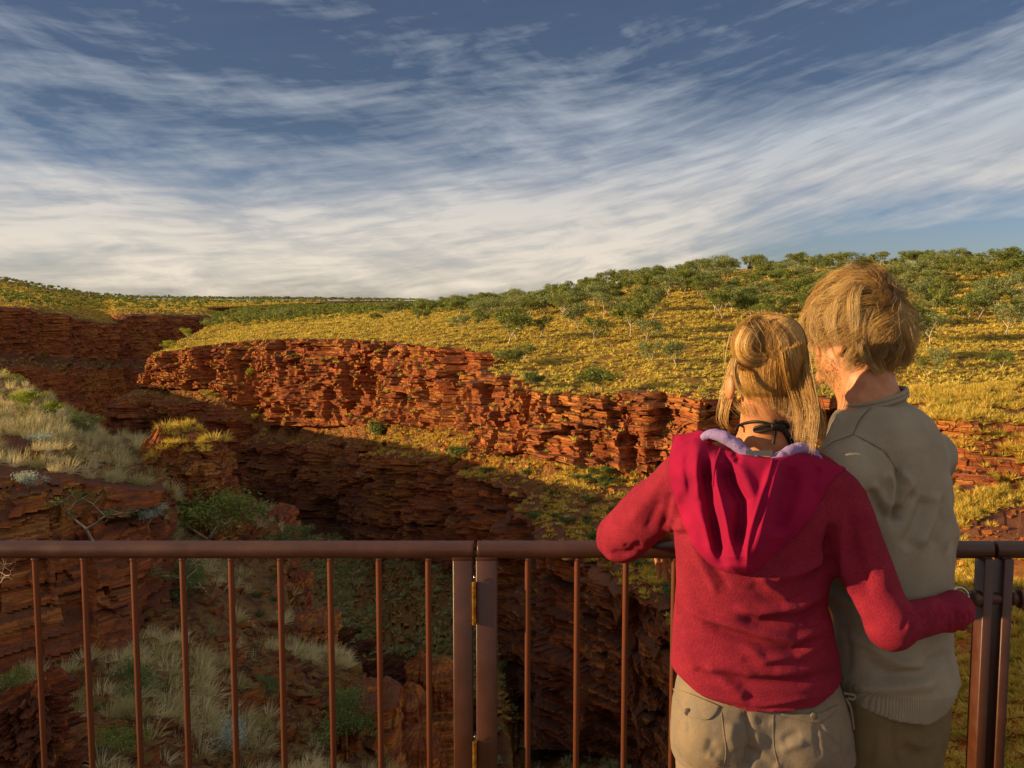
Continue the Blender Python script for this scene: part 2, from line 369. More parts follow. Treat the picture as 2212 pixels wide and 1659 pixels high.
# ---- the main far wall with its plateau. Each column from the far plain to the rim, down the cliff, ledge, lower cliff, talus, slot
def colm(far, rim, base, outer, low, talus, slot): return far+[rim, base, outer, low, talus, slot]
NF = [
 # leftmost column runs back along the edge of the promontory
 colm([(620, 657, 3000), (520, 668, 1500), (480, 683, 900), (462, 692, 650), (441, 711, 500), (400, 732, 400)], (332, 768, 330), (322, 832, 326), (281, 850, 312), (274, 1000, 296), (276, 1150, 280), (280, 1250, 250)),
 colm([(660, 656, 3000), (560, 664, 1500), (530, 676, 900), (520, 692, 650), (490, 712, 480), (450, 735, 380)], (400, 757, 318), (395, 836, 314), (390, 862, 298), (385, 1040, 285), (388, 1150, 268), (400, 1290, 240)),
 colm([(700, 655, 3000), (640, 662, 1500), (600, 672, 900), (580, 688, 620), (550, 708, 450), (530, 726, 350)], (510, 741, 300), (500, 842, 296), (480, 868, 284), (468, 1060, 268), (480, 1150, 245), (500, 1310, 220)),
 colm([(760, 655, 3000), (720, 660, 1500), (680, 670, 900), (650, 684, 600), (620, 702, 430), (606, 720, 330)], (596, 733, 285), (588, 905, 281), (575, 940, 268), (570, 1120, 250), (590, 1165, 232), (640, 1325, 190)),
 colm([(840, 655, 3000), (810, 659, 1500), (780, 668, 900), (750, 680, 560), (735, 696, 400), (730, 714, 300)], (726, 732, 252), (726, 918, 248), (722, 952, 234), (715, 1140, 216), (740, 1180, 205), (760, 1350, 172)),
 colm([(930, 655, 3000), (910, 658, 1500), (890, 666, 850), (870, 676, 500), (860, 692, 360), (856, 712, 272)], (852, 739, 226), (852, 905, 222), (848, 965, 206), (842, 1165, 192), (850, 1195, 182), (860, 1390, 160)),
 colm([(1010, 655, 3000), (1000, 657, 1400), (990, 662, 800), (980, 670, 460), (975, 688, 320), (970, 712, 245)], (968, 748, 196), (968, 922, 192), (962, 985, 176), (955, 1190, 168), (960, 1230, 160), (975, 1410, 142)),
 colm([(1080, 655, 2500), (1075, 657, 1300), (1070, 658, 700), (1065, 664, 420), (1062, 690, 290), (1060, 722, 220)], (1058, 772, 172), (1056, 940, 168), (1052, 1000, 160), (1045, 1240, 150), (1050, 1300, 142), (1060, 1500, 124)),
 colm([(1140, 655, 2500), (1140, 657, 1200), (1138, 652, 620), (1138, 656, 400), (1136, 690, 275), (1134, 735, 200)], (1130, 806, 158), (1124, 975, 153), (1112, 1012, 146), (1100, 1290, 138), (1098, 1370, 130), (1100, 1500, 116)),
 colm([(1220, 655, 2500), (1220, 655, 1200), (1220, 642, 600), (1220, 640, 390), (1220, 682, 270), (1220, 745, 190)], (1208, 822, 148), (1200, 968, 144), (1194, 1040, 132), (1185, 1420, 122), (1180, 1560, 112), (1180, 1700, 100)),
 colm([(1330, 655, 2500), (1330, 650, 1200), (1330, 628, 600), (1330, 618, 390), (1330, 665, 270), (1320, 745, 180)], (1290, 848, 138), (1290, 985, 134), (1290, 1160, 106), (1285, 1480, 98), (1280, 1620, 92), (1280, 1800, 84)),
 colm([(1460, 655, 2500), (1460, 640, 1200), (1460, 610, 600), (1460, 597, 390), (1460, 655, 270), (1450, 745, 175)], (1420, 842, 132), (1410, 1005, 128), (1400, 1240, 92), (1395, 1560, 84), (1390, 1700, 80), (1390, 1900, 74)),
 colm([(1640, 655, 2500), (1640, 630, 1200), (1640, 595, 600), (1640, 582, 390), (1640, 650, 270), (1620, 750, 170)], (1600, 850, 128), (1590, 1010, 124), (1580, 1290, 84), (1570, 1600, 76), (1560, 1760, 72), (1560, 1950, 66)),
 colm([(1850, 655, 2500), (1850, 620, 1200), (1850, 588, 600), (1850, 576, 390), (1850, 645, 265), (1850, 748, 165)], (1840, 845, 126), (1830, 1010, 122), (1800, 1330, 80), (1790, 1640, 72), (1780, 1800, 66), (1780, 2000, 60)),
 colm([(2100, 655, 2500), (2100, 615, 1200), (2100, 580, 600), (2100, 568, 390), (2100, 640, 260), (2090, 742, 162)], (2080, 832, 124), (2080, 1000, 120), (2080, 1330, 80), (2080, 1640, 72), (2080, 1800, 66), (2080, 2000, 60)),
 colm([(2420, 655, 2500), (2420, 610, 1200), (2420, 575, 600), (2420, 563, 390), (2420, 632, 260), (2400, 738, 160)], (2380, 826, 122), (2380, 1000, 118), (2380, 1330, 80), (2380, 1640, 72), (2380, 1800, 66), (2380, 2000, 60)),
 colm([(3000, 655, 2500), (3000, 610, 1200), (3000, 575, 600), (3000, 560, 390), (3000, 628, 260), (2950, 738, 160)], (2900, 826, 122), (2900, 1000, 118), (2900, 1330, 80), (2900, 1640, 72), (2900, 1800, 66), (2900, 2000, 60)),
]
#        far ............................. rim  base outer low talus slot
def lerp3(a, b, t): return tuple(a[i]*(1-t)+b[i]*t for i in range(3))
NF2 = []
for c in NF:
    far, (rim, base, outer, low, tal, slot) = c[:6], c[6:]
    lp = low[1]+(120 if rim[0] > 1150 else 0)
    if rim[0] < 800: outer = (outer[0], outer[1], base[2]-(base[2]-outer[2])*.55)
    low = (low[0], lp, outer[2]*.972); tend = (slot[0], max(slot[1], lp+60), min(slot[2], low[2]*.9)); deep = (slot[0]+10, tend[1]+420, tend[2]*.985)
    NF2.append(far+[lerp3(far[-1], rim, .88), rim, base, lerp3(base, outer, .10), outer, lerp3(outer, low, .05), low, lerp3(low, tend, .08), tend, lerp3(tend, deep, .05), deep])
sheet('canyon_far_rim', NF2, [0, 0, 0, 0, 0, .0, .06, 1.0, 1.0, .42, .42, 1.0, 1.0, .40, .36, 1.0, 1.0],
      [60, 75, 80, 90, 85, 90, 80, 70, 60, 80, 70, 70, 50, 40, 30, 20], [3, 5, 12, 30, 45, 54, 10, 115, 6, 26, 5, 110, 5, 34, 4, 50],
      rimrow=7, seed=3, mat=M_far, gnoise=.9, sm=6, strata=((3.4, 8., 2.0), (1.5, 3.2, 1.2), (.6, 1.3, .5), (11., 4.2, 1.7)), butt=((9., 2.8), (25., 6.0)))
# ---- distant shaded wall on the left and the plain and hill behind it
def colb(far, rim, ledge, mid, base, foot): return far+[rim, ledge, mid, base, foot]
NB = []
for (px, Yr, sky_, r0, l0, m0) in [(-700, 400, 590, 655, 780, 820), (-320, 480, 590, 662, 775, 805), (-110, 540, 590, 662, 765, 800), (12, 600, 602, 667, 762, 793), (105, 650, 618, 678, 770, 797),
                         (196, 715, 634, 698, 778, 798), (236, 770, 638, 700, 778, 798), (258, 800, 641, 683, 775, 800), (345, 930, 646, 683, 772, 802), (430, 1100, 650, 686, 776, 804), (470, 1300, 652, 692, 782, 806), (540, 1700, 654, 696, 782, 806)]:
    NB.append([(px-60 if px < 400 else px+500, 650 if px > 0 else 640, 7000), (px-10 if px < 400 else px+300, sky_, 3000), (px, sky_*.35+r0*.65-8, max(1500, Yr*1.3)), (px, r0-12, Yr+120),
               (px, r0, Yr), (px, l0, Yr-8), (px-3, m0, Yr-45), (px-5, 950, Yr-60), (px-5, 1030, Yr-80)])
sheet('canyon_left_wall', NB, [0, 0, 0, .0, 1.0, 1.0, .5, 1.0, .6], [10, 50, 60, 70, 60, 50, 40, 60, 60, 30, 12], [4, 14, 24, 24, 60, 14, 80, 10],
      rimrow=4, seed=12, mat=M_B, gnoise=3.0, sm=3, amp=2.2, strata=((3., 7., 1.0), (1.4, 3., .5)), butt=((24., 2.8), (60., 5.0)), fine=.1)
# ---- the sunlit spur on the right
NG = [
 [(1690, 1120, 112), (1690, 1120, 100), (1690, 1130, 96), (1690, 1160, 92), (1690, 1330, 72), (1690, 1660, 56), (1690, 2100, 44)],
 [(1800, 990, 110), (1800, 985, 98), (1800, 1010, 92), (1800, 1090, 88), (1790, 1300, 68), (1790, 1660, 52), (1780, 2100, 42)],
 [(1870, 920, 109), (1870, 895, 97), (1868, 950, 87), (1865, 1065, 83), (1860, 1300, 65), (1850, 1660, 50), (1840, 2100, 41)],
 [(1930, 880, 108), (1930, 850, 96), (1928, 920, 85), (1925, 1050, 81), (1915, 1300, 63), (1900, 1660, 49), (1890, 2100, 40)],
 [(2090, 862, 106), (2090, 836, 94), (2090, 905, 80), (2090, 1046, 76.5), (2090, 1300, 60), (2090, 1660, 46), (2090, 2100, 38)],
 [(2230, 858, 106), (2230, 830, 94), (2230, 915, 79), (2230, 1055, 75), (2230, 1300, 58), (2240, 1660, 45), (2240, 2100, 37)],
 [(2500, 850, 104), (2500, 826, 92), (2500, 915, 76), (2500, 1055, 73), (2520, 1300, 56), (2540, 1660, 43), (2550, 2100, 36)],
 [(3000, 850, 100), (3000, 820, 88), (3020, 915, 72), (3020, 1055, 68), (3050, 1300, 52), (3060, 1660, 40), (3060, 2100, 34)],
]
sheet('canyon_right_spur', NG, [.2, .12, .9, .9, .12, .08, .1], [20, 24, 45, 80, 70, 50, 30], [10, 40, 60, 70, 80, 30],
      rimrow=2, seed=33, mat=M_slope, gnoise=.55, amp=.62, butt=((9., 1.6), (26., 2.6)))

# ---- near slope on the left, under and beyond the railing
M_C = rock_mat('near_slope_rock', grassy=.3, sc=3.0, soil=('#6a4434', '#4a3028'), varn=.55)
NC = [
 [(-500, 900, 64), (-500, 795, 42), (-500, 990, 19), (-500, 1420, 16), (-500, 1659, 12), (-500, 2600, 5)],
 [(-220, 900, 64), (-220, 800, 38), (-220, 1000, 19.5), (-220, 1420, 16.5), (-220, 1659, 12), (-220, 2600, 5)],
 [(0, 990, 62), (0, 835, 35), (0, 1030, 20), (0, 1430, 17.5), (0, 1659, 12.5), (0, 2600, 5.2)],
 [(110, 1030, 60), (110, 872, 34), (120, 1036, 20.5), (130, 1440, 18), (110, 1659, 13), (100, 2600, 5.4)],
 [(230, 1110, 58), (230, 944, 32), (240, 1048, 21.5), (240, 1400, 19), (240, 1659, 13.5), (240, 2600, 5.6)],
 [(290, 1120, 57), (288, 955, 31.5), (308, 1062, 22.5), (315, 1345, 20.4), (330, 1659, 14), (350, 2600, 5.8)],
 [(345, 1150, 56), (345, 965, 31), (343, 1100, 26), (352, 1340, 21), (380, 1659, 14.4), (420, 2600, 6)],
 [(455, 1200, 56), (455, 1010, 31), (455, 1130, 27), (462, 1340, 21.5), (470, 1659, 15), (520, 2600, 6.2)],
 [(540, 1290, 55), (540, 1090, 31.5), (540, 1180, 27), (545, 1360, 22), (570, 1659, 15.3), (620, 2600, 6.4)],
 [(606, 1350, 52), (606, 1118, 31.5), (608, 1220, 26.5), (625, 1400, 21.5), (660, 1659, 15.6), (740, 2600, 6.6)],
 [(612, 1400, 46), (622, 1190, 30.5), (640, 1330, 25.5), (690, 1450, 20.5), (745, 1659, 16), (850, 2600, 6.8)],
 [(625, 1500, 40), (640, 1340, 27), (690, 1402, 23.5), (770, 1492, 19.5), (806, 1659, 16.5), (960, 2600, 7)],
 [(660, 1650, 38), (690, 1425, 23), (735, 1462, 21.5), (820, 1512, 19), (842, 1659, 16.8), (1100, 2600, 7.2)],
 [(690, 2000, 36), (720, 1640, 24), (770, 1700, 22), (850, 1760, 19.5), (900, 1980, 17.5), (1300, 3600, 7.4)],
]
r_, c_ = [.2, .15, 1, 1, .15, .1], [.2, .2, .3, .3, .25, .2]
sheet('foreground_slope', NC, [r_, r_, r_, r_, r_, r_, c_, c_, c_, c_, c_, c_, c_, [.6]*6],
      [14, 22, 40, 44, 30, 24, 40, 36, 34, 22, 26, 26, 16], [14, 60, 85, 80, 24],
      rimrow=2, seed=51, mat=M_C, gnoise=.75, amp=.5, strata=((1.1, 2.2, .9), (.45, .9, .6), (.2, .5, .3), (2.6, 1.3, 1.2)), butt=((3.0, 1.0), (8., 1.3)), fine=.05)
# ---- our own side of the gorge beyond the left of the picture: it keeps the low sun off the gorge
W_ = []
for (x, y, z, k) in [(-470, 640, -4, 1), (-300, 420, -6, 1), (-195, 283, -10.5, 1), (-152, 262, -18, 1), (-112, 196, -13, 1), (-74, 122, -8, 1), (-61, 100, -7, .8), (-54, 66, -6, .6), (-48, 46, -4.5, .4), (-42, 35, 1.2, .2), (-40, 26, 2.9, .2), (-38, 12, 3.6, .2), (-38, 0, 4, .15), (-42, -40, 5, .15), (-44, -140, 6, .15)]:
    W_.append([(x-300, y-60, z+18), (x-60, y-14, z+2), (x, y, z), (x+5+6*(1-k), y-2, z-24*k-2), (x+16, y-6, z-42*k-6), (x+24, y-8, z-80*k-9)])
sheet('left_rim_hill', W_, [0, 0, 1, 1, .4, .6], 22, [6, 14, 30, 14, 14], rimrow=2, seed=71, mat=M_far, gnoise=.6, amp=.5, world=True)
# ---- bottom of the gorge and the ground under the lookout
gx = np.linspace(-700, 500, 161); gy = np.linspace(-150, 1700, 201)
X, Y = np.meshgrid(gx, gy, indexing='ij')
Z = -76+5*fbm(X/30, Y/30, o=5, seed=5)-120*sstep(250, 430, Y)
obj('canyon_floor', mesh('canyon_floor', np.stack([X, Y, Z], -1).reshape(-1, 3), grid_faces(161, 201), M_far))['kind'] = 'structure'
gx = np.linspace(-60, 60, 121); gy = np.linspace(-140, 3.0, 141)
X, Y = np.meshgrid(gx, gy, indexing='ij')
Z = -1.1+.5*fbm(X/5, Y/5, o=4, seed=6)-6*sstep(-1.5, 3, Y)*sstep(60, 20, abs(X))-.03*np.abs(Y)
obj('ground', mesh('ground', np.stack([X, Y, Z], -1).reshape(-1, 3), grid_faces(121, 141), M_C))['kind'] = 'structure'
# ================================================================ plants and loose rock
def leafmat(name, stops, rough=.6, trans=.3, noise_sc=0.0):
    m, nt = newmat(name)
    t = nt.attr('tint')
    if noise_sc:
        g = nt.n('ShaderNodeNewGeometry')
        t = nt.m('ADD', nt.m('MULTIPLY', t, .7), nt.m('MULTIPLY', nt.noise(g.outputs['Position'], noise_sc, 3), .35))
    c = nt.ramp(t, stops)
    b = bsdf(nt, c, rough, spec=.2)
    tr = nt.n('ShaderNodeBsdfTranslucent', {'Color': nt.mix(1.0, c, (1.25, 1.2, .75, 1), 'MULTIPLY')})
    mx = nt.n('ShaderNodeMixShader', {0: trans, 1: b.outputs[0], 2: tr.outputs[0]})
    nt.out(mx); return m
GOLD = leafmat('spinifex_gold', [(0, rgb('#62662c')[:3]), (.25, rgb('#90883a')[:3]), (.5, rgb('#b8a248')[:3]), (.8, rgb('#ceb456')[:3]), (1, rgb('#e0ca7c')[:3])], noise_sc=.04)
YELL = leafmat('spinifex_yellow', [(0, rgb('#7c8036')[:3]), (.25, rgb('#ae9c42')[:3]), (.6, rgb('#d0b04a')[:3]), (1, rgb('#e2ca7a')[:3])])
GREY = leafmat('spinifex_grey_green', [(0, rgb('#68744c')[:3]), (.5, rgb('#989c70')[:3]), (1, rgb('#c4b890')[:3])])  # the yellow spinifex again, with the talus shade put into its colour
DRY = leafmat('dry_grass', [(0, rgb('#76804a')[:3]), (.3, rgb('#a89c6c')[:3]), (.65, rgb('#d0c098')[:3]), (1, rgb('#e8dcbc')[:3])], trans=.35)
GUM = leafmat('gum_leaves', [(0, rgb('#4c582c')[:3]), (.5, rgb('#6e7936')[:3]), (1, rgb('#939246')[:3])])
GUMG = leafmat('grey_gum_leaves', [(0, rgb('#566240')[:3]), (.5, rgb('#7c8550')[:3]), (1, rgb('#9c9c66')[:3])])
LIME = leafmat('yellow_green_leaves', [(0, rgb('#5c6e24')[:3]), (.5, rgb('#8a9430')[:3]), (1, rgb('#b8b038')[:3])], trans=.4)
DKG = leafmat('dark_green_leaves', [(0, rgb('#3c4a2a')[:3]), (.5, rgb('#5a6b38')[:3]), (1, rgb('#7c8444')[:3])])
SILV = leafmat('silver_leaves', [(0, rgb('#7e8a84')[:3]), (.5, rgb('#a3aca4')[:3]), (1, rgb('#c2c6bc')[:3])])
def barkmat(name, a, b):
    m, nt = newmat(name); g = nt.n('ShaderNodeNewGeometry')
    nt.out(bsdf(nt, nt.mix(nt.rng(nt.noise(nt.scale(g.outputs['Position'], (4, 4, 1)), 2.0, 4), .4, .65), rgb(a), rgb(b)), .8)); return m
BARK = barkmat('white_bark', '#c8b89e', '#86705a'); TWIG = barkmat('grey_twig', '#b09a82', '#76604e')
ROW = [None]
def scatter(name, n, prob, seed, jit=1.0):
    """n random places on a sheet, even by area, kept with probability prob(x,y,z,nz,px,py,dist,rock)"""
    G, N, cw, tr, s = SHEETS[name]; r = np.random.default_rng(seed)
    A = np.linalg.norm(np.cross(G[1:, :-1]-G[:-1, :-1], G[:-1, 1:]-G[:-1, :-1]), axis=-1)
    d = np.linalg.norm(G[:-1, :-1]-np.array([0, 0, CAMH]), axis=-1)
    px, py = proj(G[:-1, :-1]); vis = (px > -160) & (px < 2380) & (py < 1800) & (G[:-1, :-1, 1] > 2)
    ROW[0] = tr[None, :-1]+0*A
    w = A*np.minimum(1, prob(G[:-1, :-1, 0], G[:-1, :-1, 1], G[:-1, :-1, 2], N[:-1, :-1, 2], px, py, d, cw[:-1, :-1]))*vis
    w = np.maximum(w, 0).ravel(); c = r.choice(len(w), n, p=w/w.sum())
    i, j = np.unravel_index(c, A.shape); a, b = r.random(n)[:, None], r.random(n)[:, None]
    return (G[i, j]*(1-a)*(1-b)+G[i+1, j]*a*(1-b)+G[i, j+1]*(1-a)*b+G[i+1, j+1]*a*b), N[i, j]
def tuft_mesh(pts, size, nb, seed, flat=.6, wid=.09, lean=(0, 0), bend=False, up=.35, tint=None, core=.35):
    """many grass clumps in one mesh: every clump is a dome of nb blades"""
    r = np.random.default_rng(seed); n = len(pts)
    th = r.random((n, nb))*2*np.pi; ph = np.arccos(1-r.random((n, nb))*(1-up*0)*.98)       # polar angle from up
    dirv = np.stack([np.sin(ph)*np.cos(th), np.sin(ph)*np.sin(th), np.cos(ph)*flat/.6+.12], -1)
    dirv[..., 0] += lean[0]; dirv[..., 1] += lean[1]
    L = size[:, None]*(.65+.45*r.random((n, nb)))*.55
    rb = core*size[:, None]*.5*r.random((n, nb))**.5
    base = pts[:, None]+np.stack([rb*np.cos(th), rb*np.sin(th), 0*rb-.03*size[:, None]], -1)
    tip = base+dirv*L[..., None]
    side = np.cross(dirv, r.normal(size=(n, nb, 3))); side /= np.linalg.norm(side, axis=-1, keepdims=True)+1e-9
    w = (wid*size[:, None]*(.6+.8*r.random((n, nb))))[..., None]*side
    T = (r.random(n)[:, None] if tint is None else tint[:, None])*.65+.35*r.random((n, nb))
    m = n*nb
    if not bend:
        V = np.stack([base-w*.6, base+w, tip], 2).reshape(-1, 3)
        F = np.arange(m*3).reshape(-1, 3); A = np.repeat(T.ravel(), 3)
    else:
        mid = base+dirv*L[..., None]*.55; tip = tip+np.array([0, 0, -.16])*L[..., None]*(1+r.random((n, nb, 1)))+np.array([lean[0], lean[1], 0])*L[..., None]*.5
        V = np.stack([base-w*.5, base+w*.5, mid+w*.45, mid-w*.45, tip], 2).reshape(-1, 3)
        b = np.arange(m)[:, None]*5
        F = [np.concatenate([b, b+1, b+2, b+3], 1), np.concatenate([b+3, b+2, b+4], 1)]; A = np.repeat(T.ravel(), 5)
    return V, F, A
def stuff(name, V, F, A, mat):
    return tag(obj(name, mesh(name, V, F, mat, False, {'tint': A})), kind='stuff')
# ---- trees
def grow(seed, H, spread=1.0, depth=3, fork=3, tilt=.35):
    r = np.random.default_rng(seed); segs = []; ends = []
    def go(p, d, L, rad, k):
        n = 4; pts = [p]; q = p.copy(); dd = d.copy()
        for i in range(n):
            dd = dd+r.normal(size=3)*.13; dd[2] += .05; dd /= np.linalg.norm(dd); q = q+dd*L/n; pts.append(q.copy())
        segs.append((np.array(pts), np.linspace(rad, rad*.62, n+1)))
        if k == 0: ends.append(q); return
        m = r.integers(2, fork+1); a0 = r.random()*6.28
        for i in range(m):
            a = a0+i*6.28/m+r.normal()*.4; t = tilt*(1.0+.5*r.random())*spread
            e = dd*.75+np.array([math.cos(a)*t*1.5, math.sin(a)*t*1.5, .15]); e /= np.linalg.norm(e)
            go(q, e, L*(.62+.25*r.random()), rad*.58, k-1)
        if k < depth: ends.append(q)
    d0 = np.array([r.normal()*.30, r.normal()*.22, 1.0]); d0 /= np.linalg.norm(d0)
    go(np.array([0, 0, -.15*H]), d0, H*.42, H*.026, depth)
    return segs, ends
def leaves(centres, nper, rad, leaf, seed, flat=.6, lo=0.0):
    r = np.random.default_rng(seed); C = np.repeat(np.asarray(centres), nper, 0); n = len(C)
    rr = np.repeat(rad*(.65+.6*r.random(len(centres))), nper)
    d = r.normal(size=(n, 3)); d /= np.linalg.norm(d, axis=1, keepdims=True)
    R = r.random(n)**.45
    p = C+d*(R*rr)[:, None]*np.array([1, 1, flat])
    nn = d+r.normal(size=(n, 3))*.9; nn[:, 2] += .4; nn /= np.linalg.norm(nn, axis=1, keepdims=True)
    a = np.cross(nn, r.normal(size=(n, 3))); a /= np.linalg.norm(a, axis=1, keepdims=True); b = np.cross(nn, a)
    l = leaf*(.6+.8*r.random(n))[:, None]
    V = np.stack([p-a*l, p+b*l*.45, p+a*l, p-b*l*.45], 1).reshape(-1, 3)
    T = np.repeat(np.clip(np.repeat(r.random(len(centres)), nper)*.5+.5*r.random(n), 0, 1), 4)
    return V, np.arange(n*4).reshape(-1, 4), T
def tree_proto(name, seed, H, nper, leaf, mat, bark, spread=1.0, depth=3, fork=3, rad=.13, flat=.6, tseg=5, tilt=.35):
    segs, ends = grow(seed, H, spread, depth, fork, tilt)
    top = max(e[2] for e in ends); k = H/(top+rad*H*.6)
    mb = MB()
    for pts, rd in segs: tube(mb, pts*k, rd*k, tseg, cap=False)
    V, F, T = leaves(np.array(ends)*k, nper, rad*H, leaf, seed+5, flat)
    return mb.me(name+'_trunk', bark, True), mesh(name+'_crown', V, F, mat, False, {'tint': T})
def put_tree(name, loc, rz, sc, meshes, label, cat, group=None, crown='crown', trunk='trunk'):
    e = empty(name, tuple(loc), rz); e.scale = (sc[0], sc[0], sc[1])
    obj(trunk, meshes[0], e); obj(crown, meshes[1], e)
    tag(e, label, cat, group); return e
# ---- ground cover on the far plateau
def pl(x, y, z, nz, px, py, d, rk):
    return (nz > .5)*(ROW[0] < 7.05)*(rk < .97)*np.clip(210/d, 0, 1)**2.2*(d < 900)*(py < 905)
p, n = scatter('canyon_far_rim', 38000, pl, 1)
d = np.linalg.norm(p, axis=1)
V, F, A = tuft_mesh(p, np.random.default_rng(2).uniform(.6, 1.5, len(p))*np.clip(d/230, 1, 2.6), 20, 3, flat=.5, wid=.16, lean=(.35, .1))
stuff('spinifex_grass', V, F, A, GOLD)
def ledge(x, y, z, nz, px, py, d, rk):
    R = ROW[0]; main = (R > 8.3)*(R < 11.0)
    return (nz > .5)*(py < 1560)*(main*np.interp(px, [300, 780, 840, 1040, 1100, 1170, 1230, 1500], [.10, .10, 1.2, 1.2, .3, .4, 1, 1])*(.3+1.0*(fbm(x/7, z/3, y/7, seed=4) > -.05))+.10*(R < 8.3)*(R > 7)*(nz > .8))
p, n = scatter('canyon_far_rim', 5200, ledge, 4)
V, F, A = tuft_mesh(p, np.random.default_rng(5).uniform(.5, 1.3, len(p)), 26, 6, flat=.65, wid=.13)
stuff('ledge_spinifex', V, F, A, YELL)
p, n = scatter('canyon_far_rim', 5200, lambda x, y, z, nz, px, py, d, rk: (nz > .45)*(ROW[0] > 12.6)*(ROW[0] < 14.5)*(.12+(fbm(x/7, y/7, seed=14) > -.05)), 94)
V, F, A = tuft_mesh(p, np.random.default_rng(95).uniform(.5, 1.5, len(p)), 30, 96, flat=.75, wid=.12)
stuff('talus_spinifex', V, F, A, GREY)
p, n = scatter('canyon_left_wall', 12000, lambda x, y, z, nz, px, py, d, rk: (nz > .6)*(rk < .8)*(d < 2600)*np.clip(500/d, 0, 1)**1.5, 7)
d = np.linalg.norm(p, axis=1)
V, F, A = tuft_mesh(p, np.random.default_rng(5).uniform(1.2, 3.0, len(p))*np.clip(d/700, 1, 4), 12, 6, flat=.5, wid=.2)
stuff('far_spinifex', V, F, A, GOLD)
p, n = scatter('canyon_right_spur', 5200, lambda x, y, z, nz, px, py, d, rk: (nz > .45)*(.05+(nz > .7))*(fbm(x/3.5, y/3.5, seed=8) > -.12)*(px > 1700), 9)
r_ = np.random.default_rng(10)
V, F, A = tuft_mesh(p, r_.uniform(.4, 1.3, len(p)), 90, 11, flat=.62, wid=.045)
stuff('spur_spinifex', V, F, A, YELL)
# ---- tufts of dry grass on the near slope
p, n = scatter('foreground_slope', 2000, lambda x, y, z, nz, px, py, d, rk: np.clip(22/d, 0, 3)**1.6*.33*(nz > .45)*(rk < .95)*(.03+np.clip(fbm(x/1.6, y/1.6, seed=21)*4-.1, 0, 1)+.25*(py < 1010))*(py < 1700)*(px < 1100), 12)
V, F, A = tuft_mesh(p, np.random.default_rng(13).uniform(.22, .66, len(p)), 110, 14, flat=1.0, wid=.012, bend=True, lean=(.18, -.05), core=.3)
stuff('dry_grass', V, F, A, DRY)
p, n = scatter('foreground_slope', 420, lambda x, y, z, nz, px, py, d, rk: (nz > .4)*(rk < .9)*(py < 1700)*(px < 1100), 15)
V, F, A = tuft_mesh(p, np.random.default_rng(16).uniform(.15, .4, len(p)), 60, 17, flat=.9, wid=.05, tint=np.random.default_rng(1).random(len(p))*.5)
stuff('small_green_herbs', V, F, A, DKG)
# ---- loose slabs and rubble
def rubble(p, size, seed, flat=.35):
    r = np.random.default_rng(seed); n = len(p)
    c = np.array([[x, y, z] for x in (-1, 1) for y in (-1, 1) for z in (-1, 1)], float)
    V = c[None]*(1+.35*r.normal(size=(n, 8, 3)).clip(-1, 1))*np.array([1, .7, flat])
    a = r.random(n)*6.28; t = r.normal(size=n)*.35
    ca, sa, ct, st = np.cos(a), np.sin(a), np.cos(t), np.sin(t)
    x = V[..., 0]*ct[:, None]-V[..., 2]*st[:, None]; z = V[..., 0]*st[:, None]+V[..., 2]*ct[:, None]; y = V[..., 1]
    V = np.stack([x*ca[:, None]-y*sa[:, None], x*sa[:, None]+y*ca[:, None], z], -1)*size[:, None, None]+p[:, None]
    q = np.array([(0, 1, 3, 2), (4, 6, 7, 5), (0, 4, 5, 1), (2, 3, 7, 6), (0, 2, 6, 4), (1, 5, 7, 3)])
    return V.reshape(-1, 3), (q[None]+np.arange(n)[:, None, None]*8).reshape(-1, 4)
p, n = scatter('foreground_slope', 5200, lambda x, y, z, nz, px, py, d, rk: np.clip(22/d, 0, 3)**1.6*.33*(rk < .9)*(nz > .3)*(py > 980)*(py < 1720)*(px < 1000)*(.15+(fbm(x/2.5, y/2.5, seed=31) > 0)), 22)
V, F = rubble(p, (.025+.24*np.random.default_rng(23).random(len(p))**2.2), 24)
o = stuff('loose_rubble', V, F, np.zeros(len(V)), M_near)
p, n = scatter('canyon_far_rim', 3500, lambda x, y, z, nz, px, py, d, rk: (rk < .99)*(rk > .2)*(nz > .35)*(py > 850)*(py < 1560), 25)
V, F = rubble(p, np.random.default_rng(26).uniform(.15, .6, len(p)), 27, .5)
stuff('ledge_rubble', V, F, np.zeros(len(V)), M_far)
p, n = scatter('canyon_right_spur', 1500, lambda x, y, z, nz, px, py, d, rk: (nz > .3)*1.0, 28)
V, F = rubble(p, np.random.default_rng(29).uniform(.06, .3, len(p)), 30, .5)
stuff('spur_rubble', V, F, np.zeros(len(V)), M_slope)
# ---- gum trees on the plateau
GP = [tree_proto('gum%d' % k, 100+k, 5.0, [60, 72, 64, 80, 64, 60, 76, 68][k], .15, [GUM, GUMG][k % 3 == 1], BARK, spread=1.2, rad=[.16, .18, .15, .17, .18, .155, .16, .17][k], flat=.72) for k in range(8)]
def at_sheet(name, px, py, want_above=None):
    """the place on a sheet that shows at px,py (nearest hit)"""
    G = SHEETS[name][0]; N = SHEETS[name][1]
    if name not in CACHE: CACHE[name] = proj(G)
    u, v = CACHE[name]
    dd = (u-px)**2+(v-py)**2+np.where(G[..., 1] < 2, 1e9, 0)
    i = np.argmin(dd); i, j = np.unravel_index(i, dd.shape)
    return G[i, j]
CACHE = {}
r_ = random.Random(5)
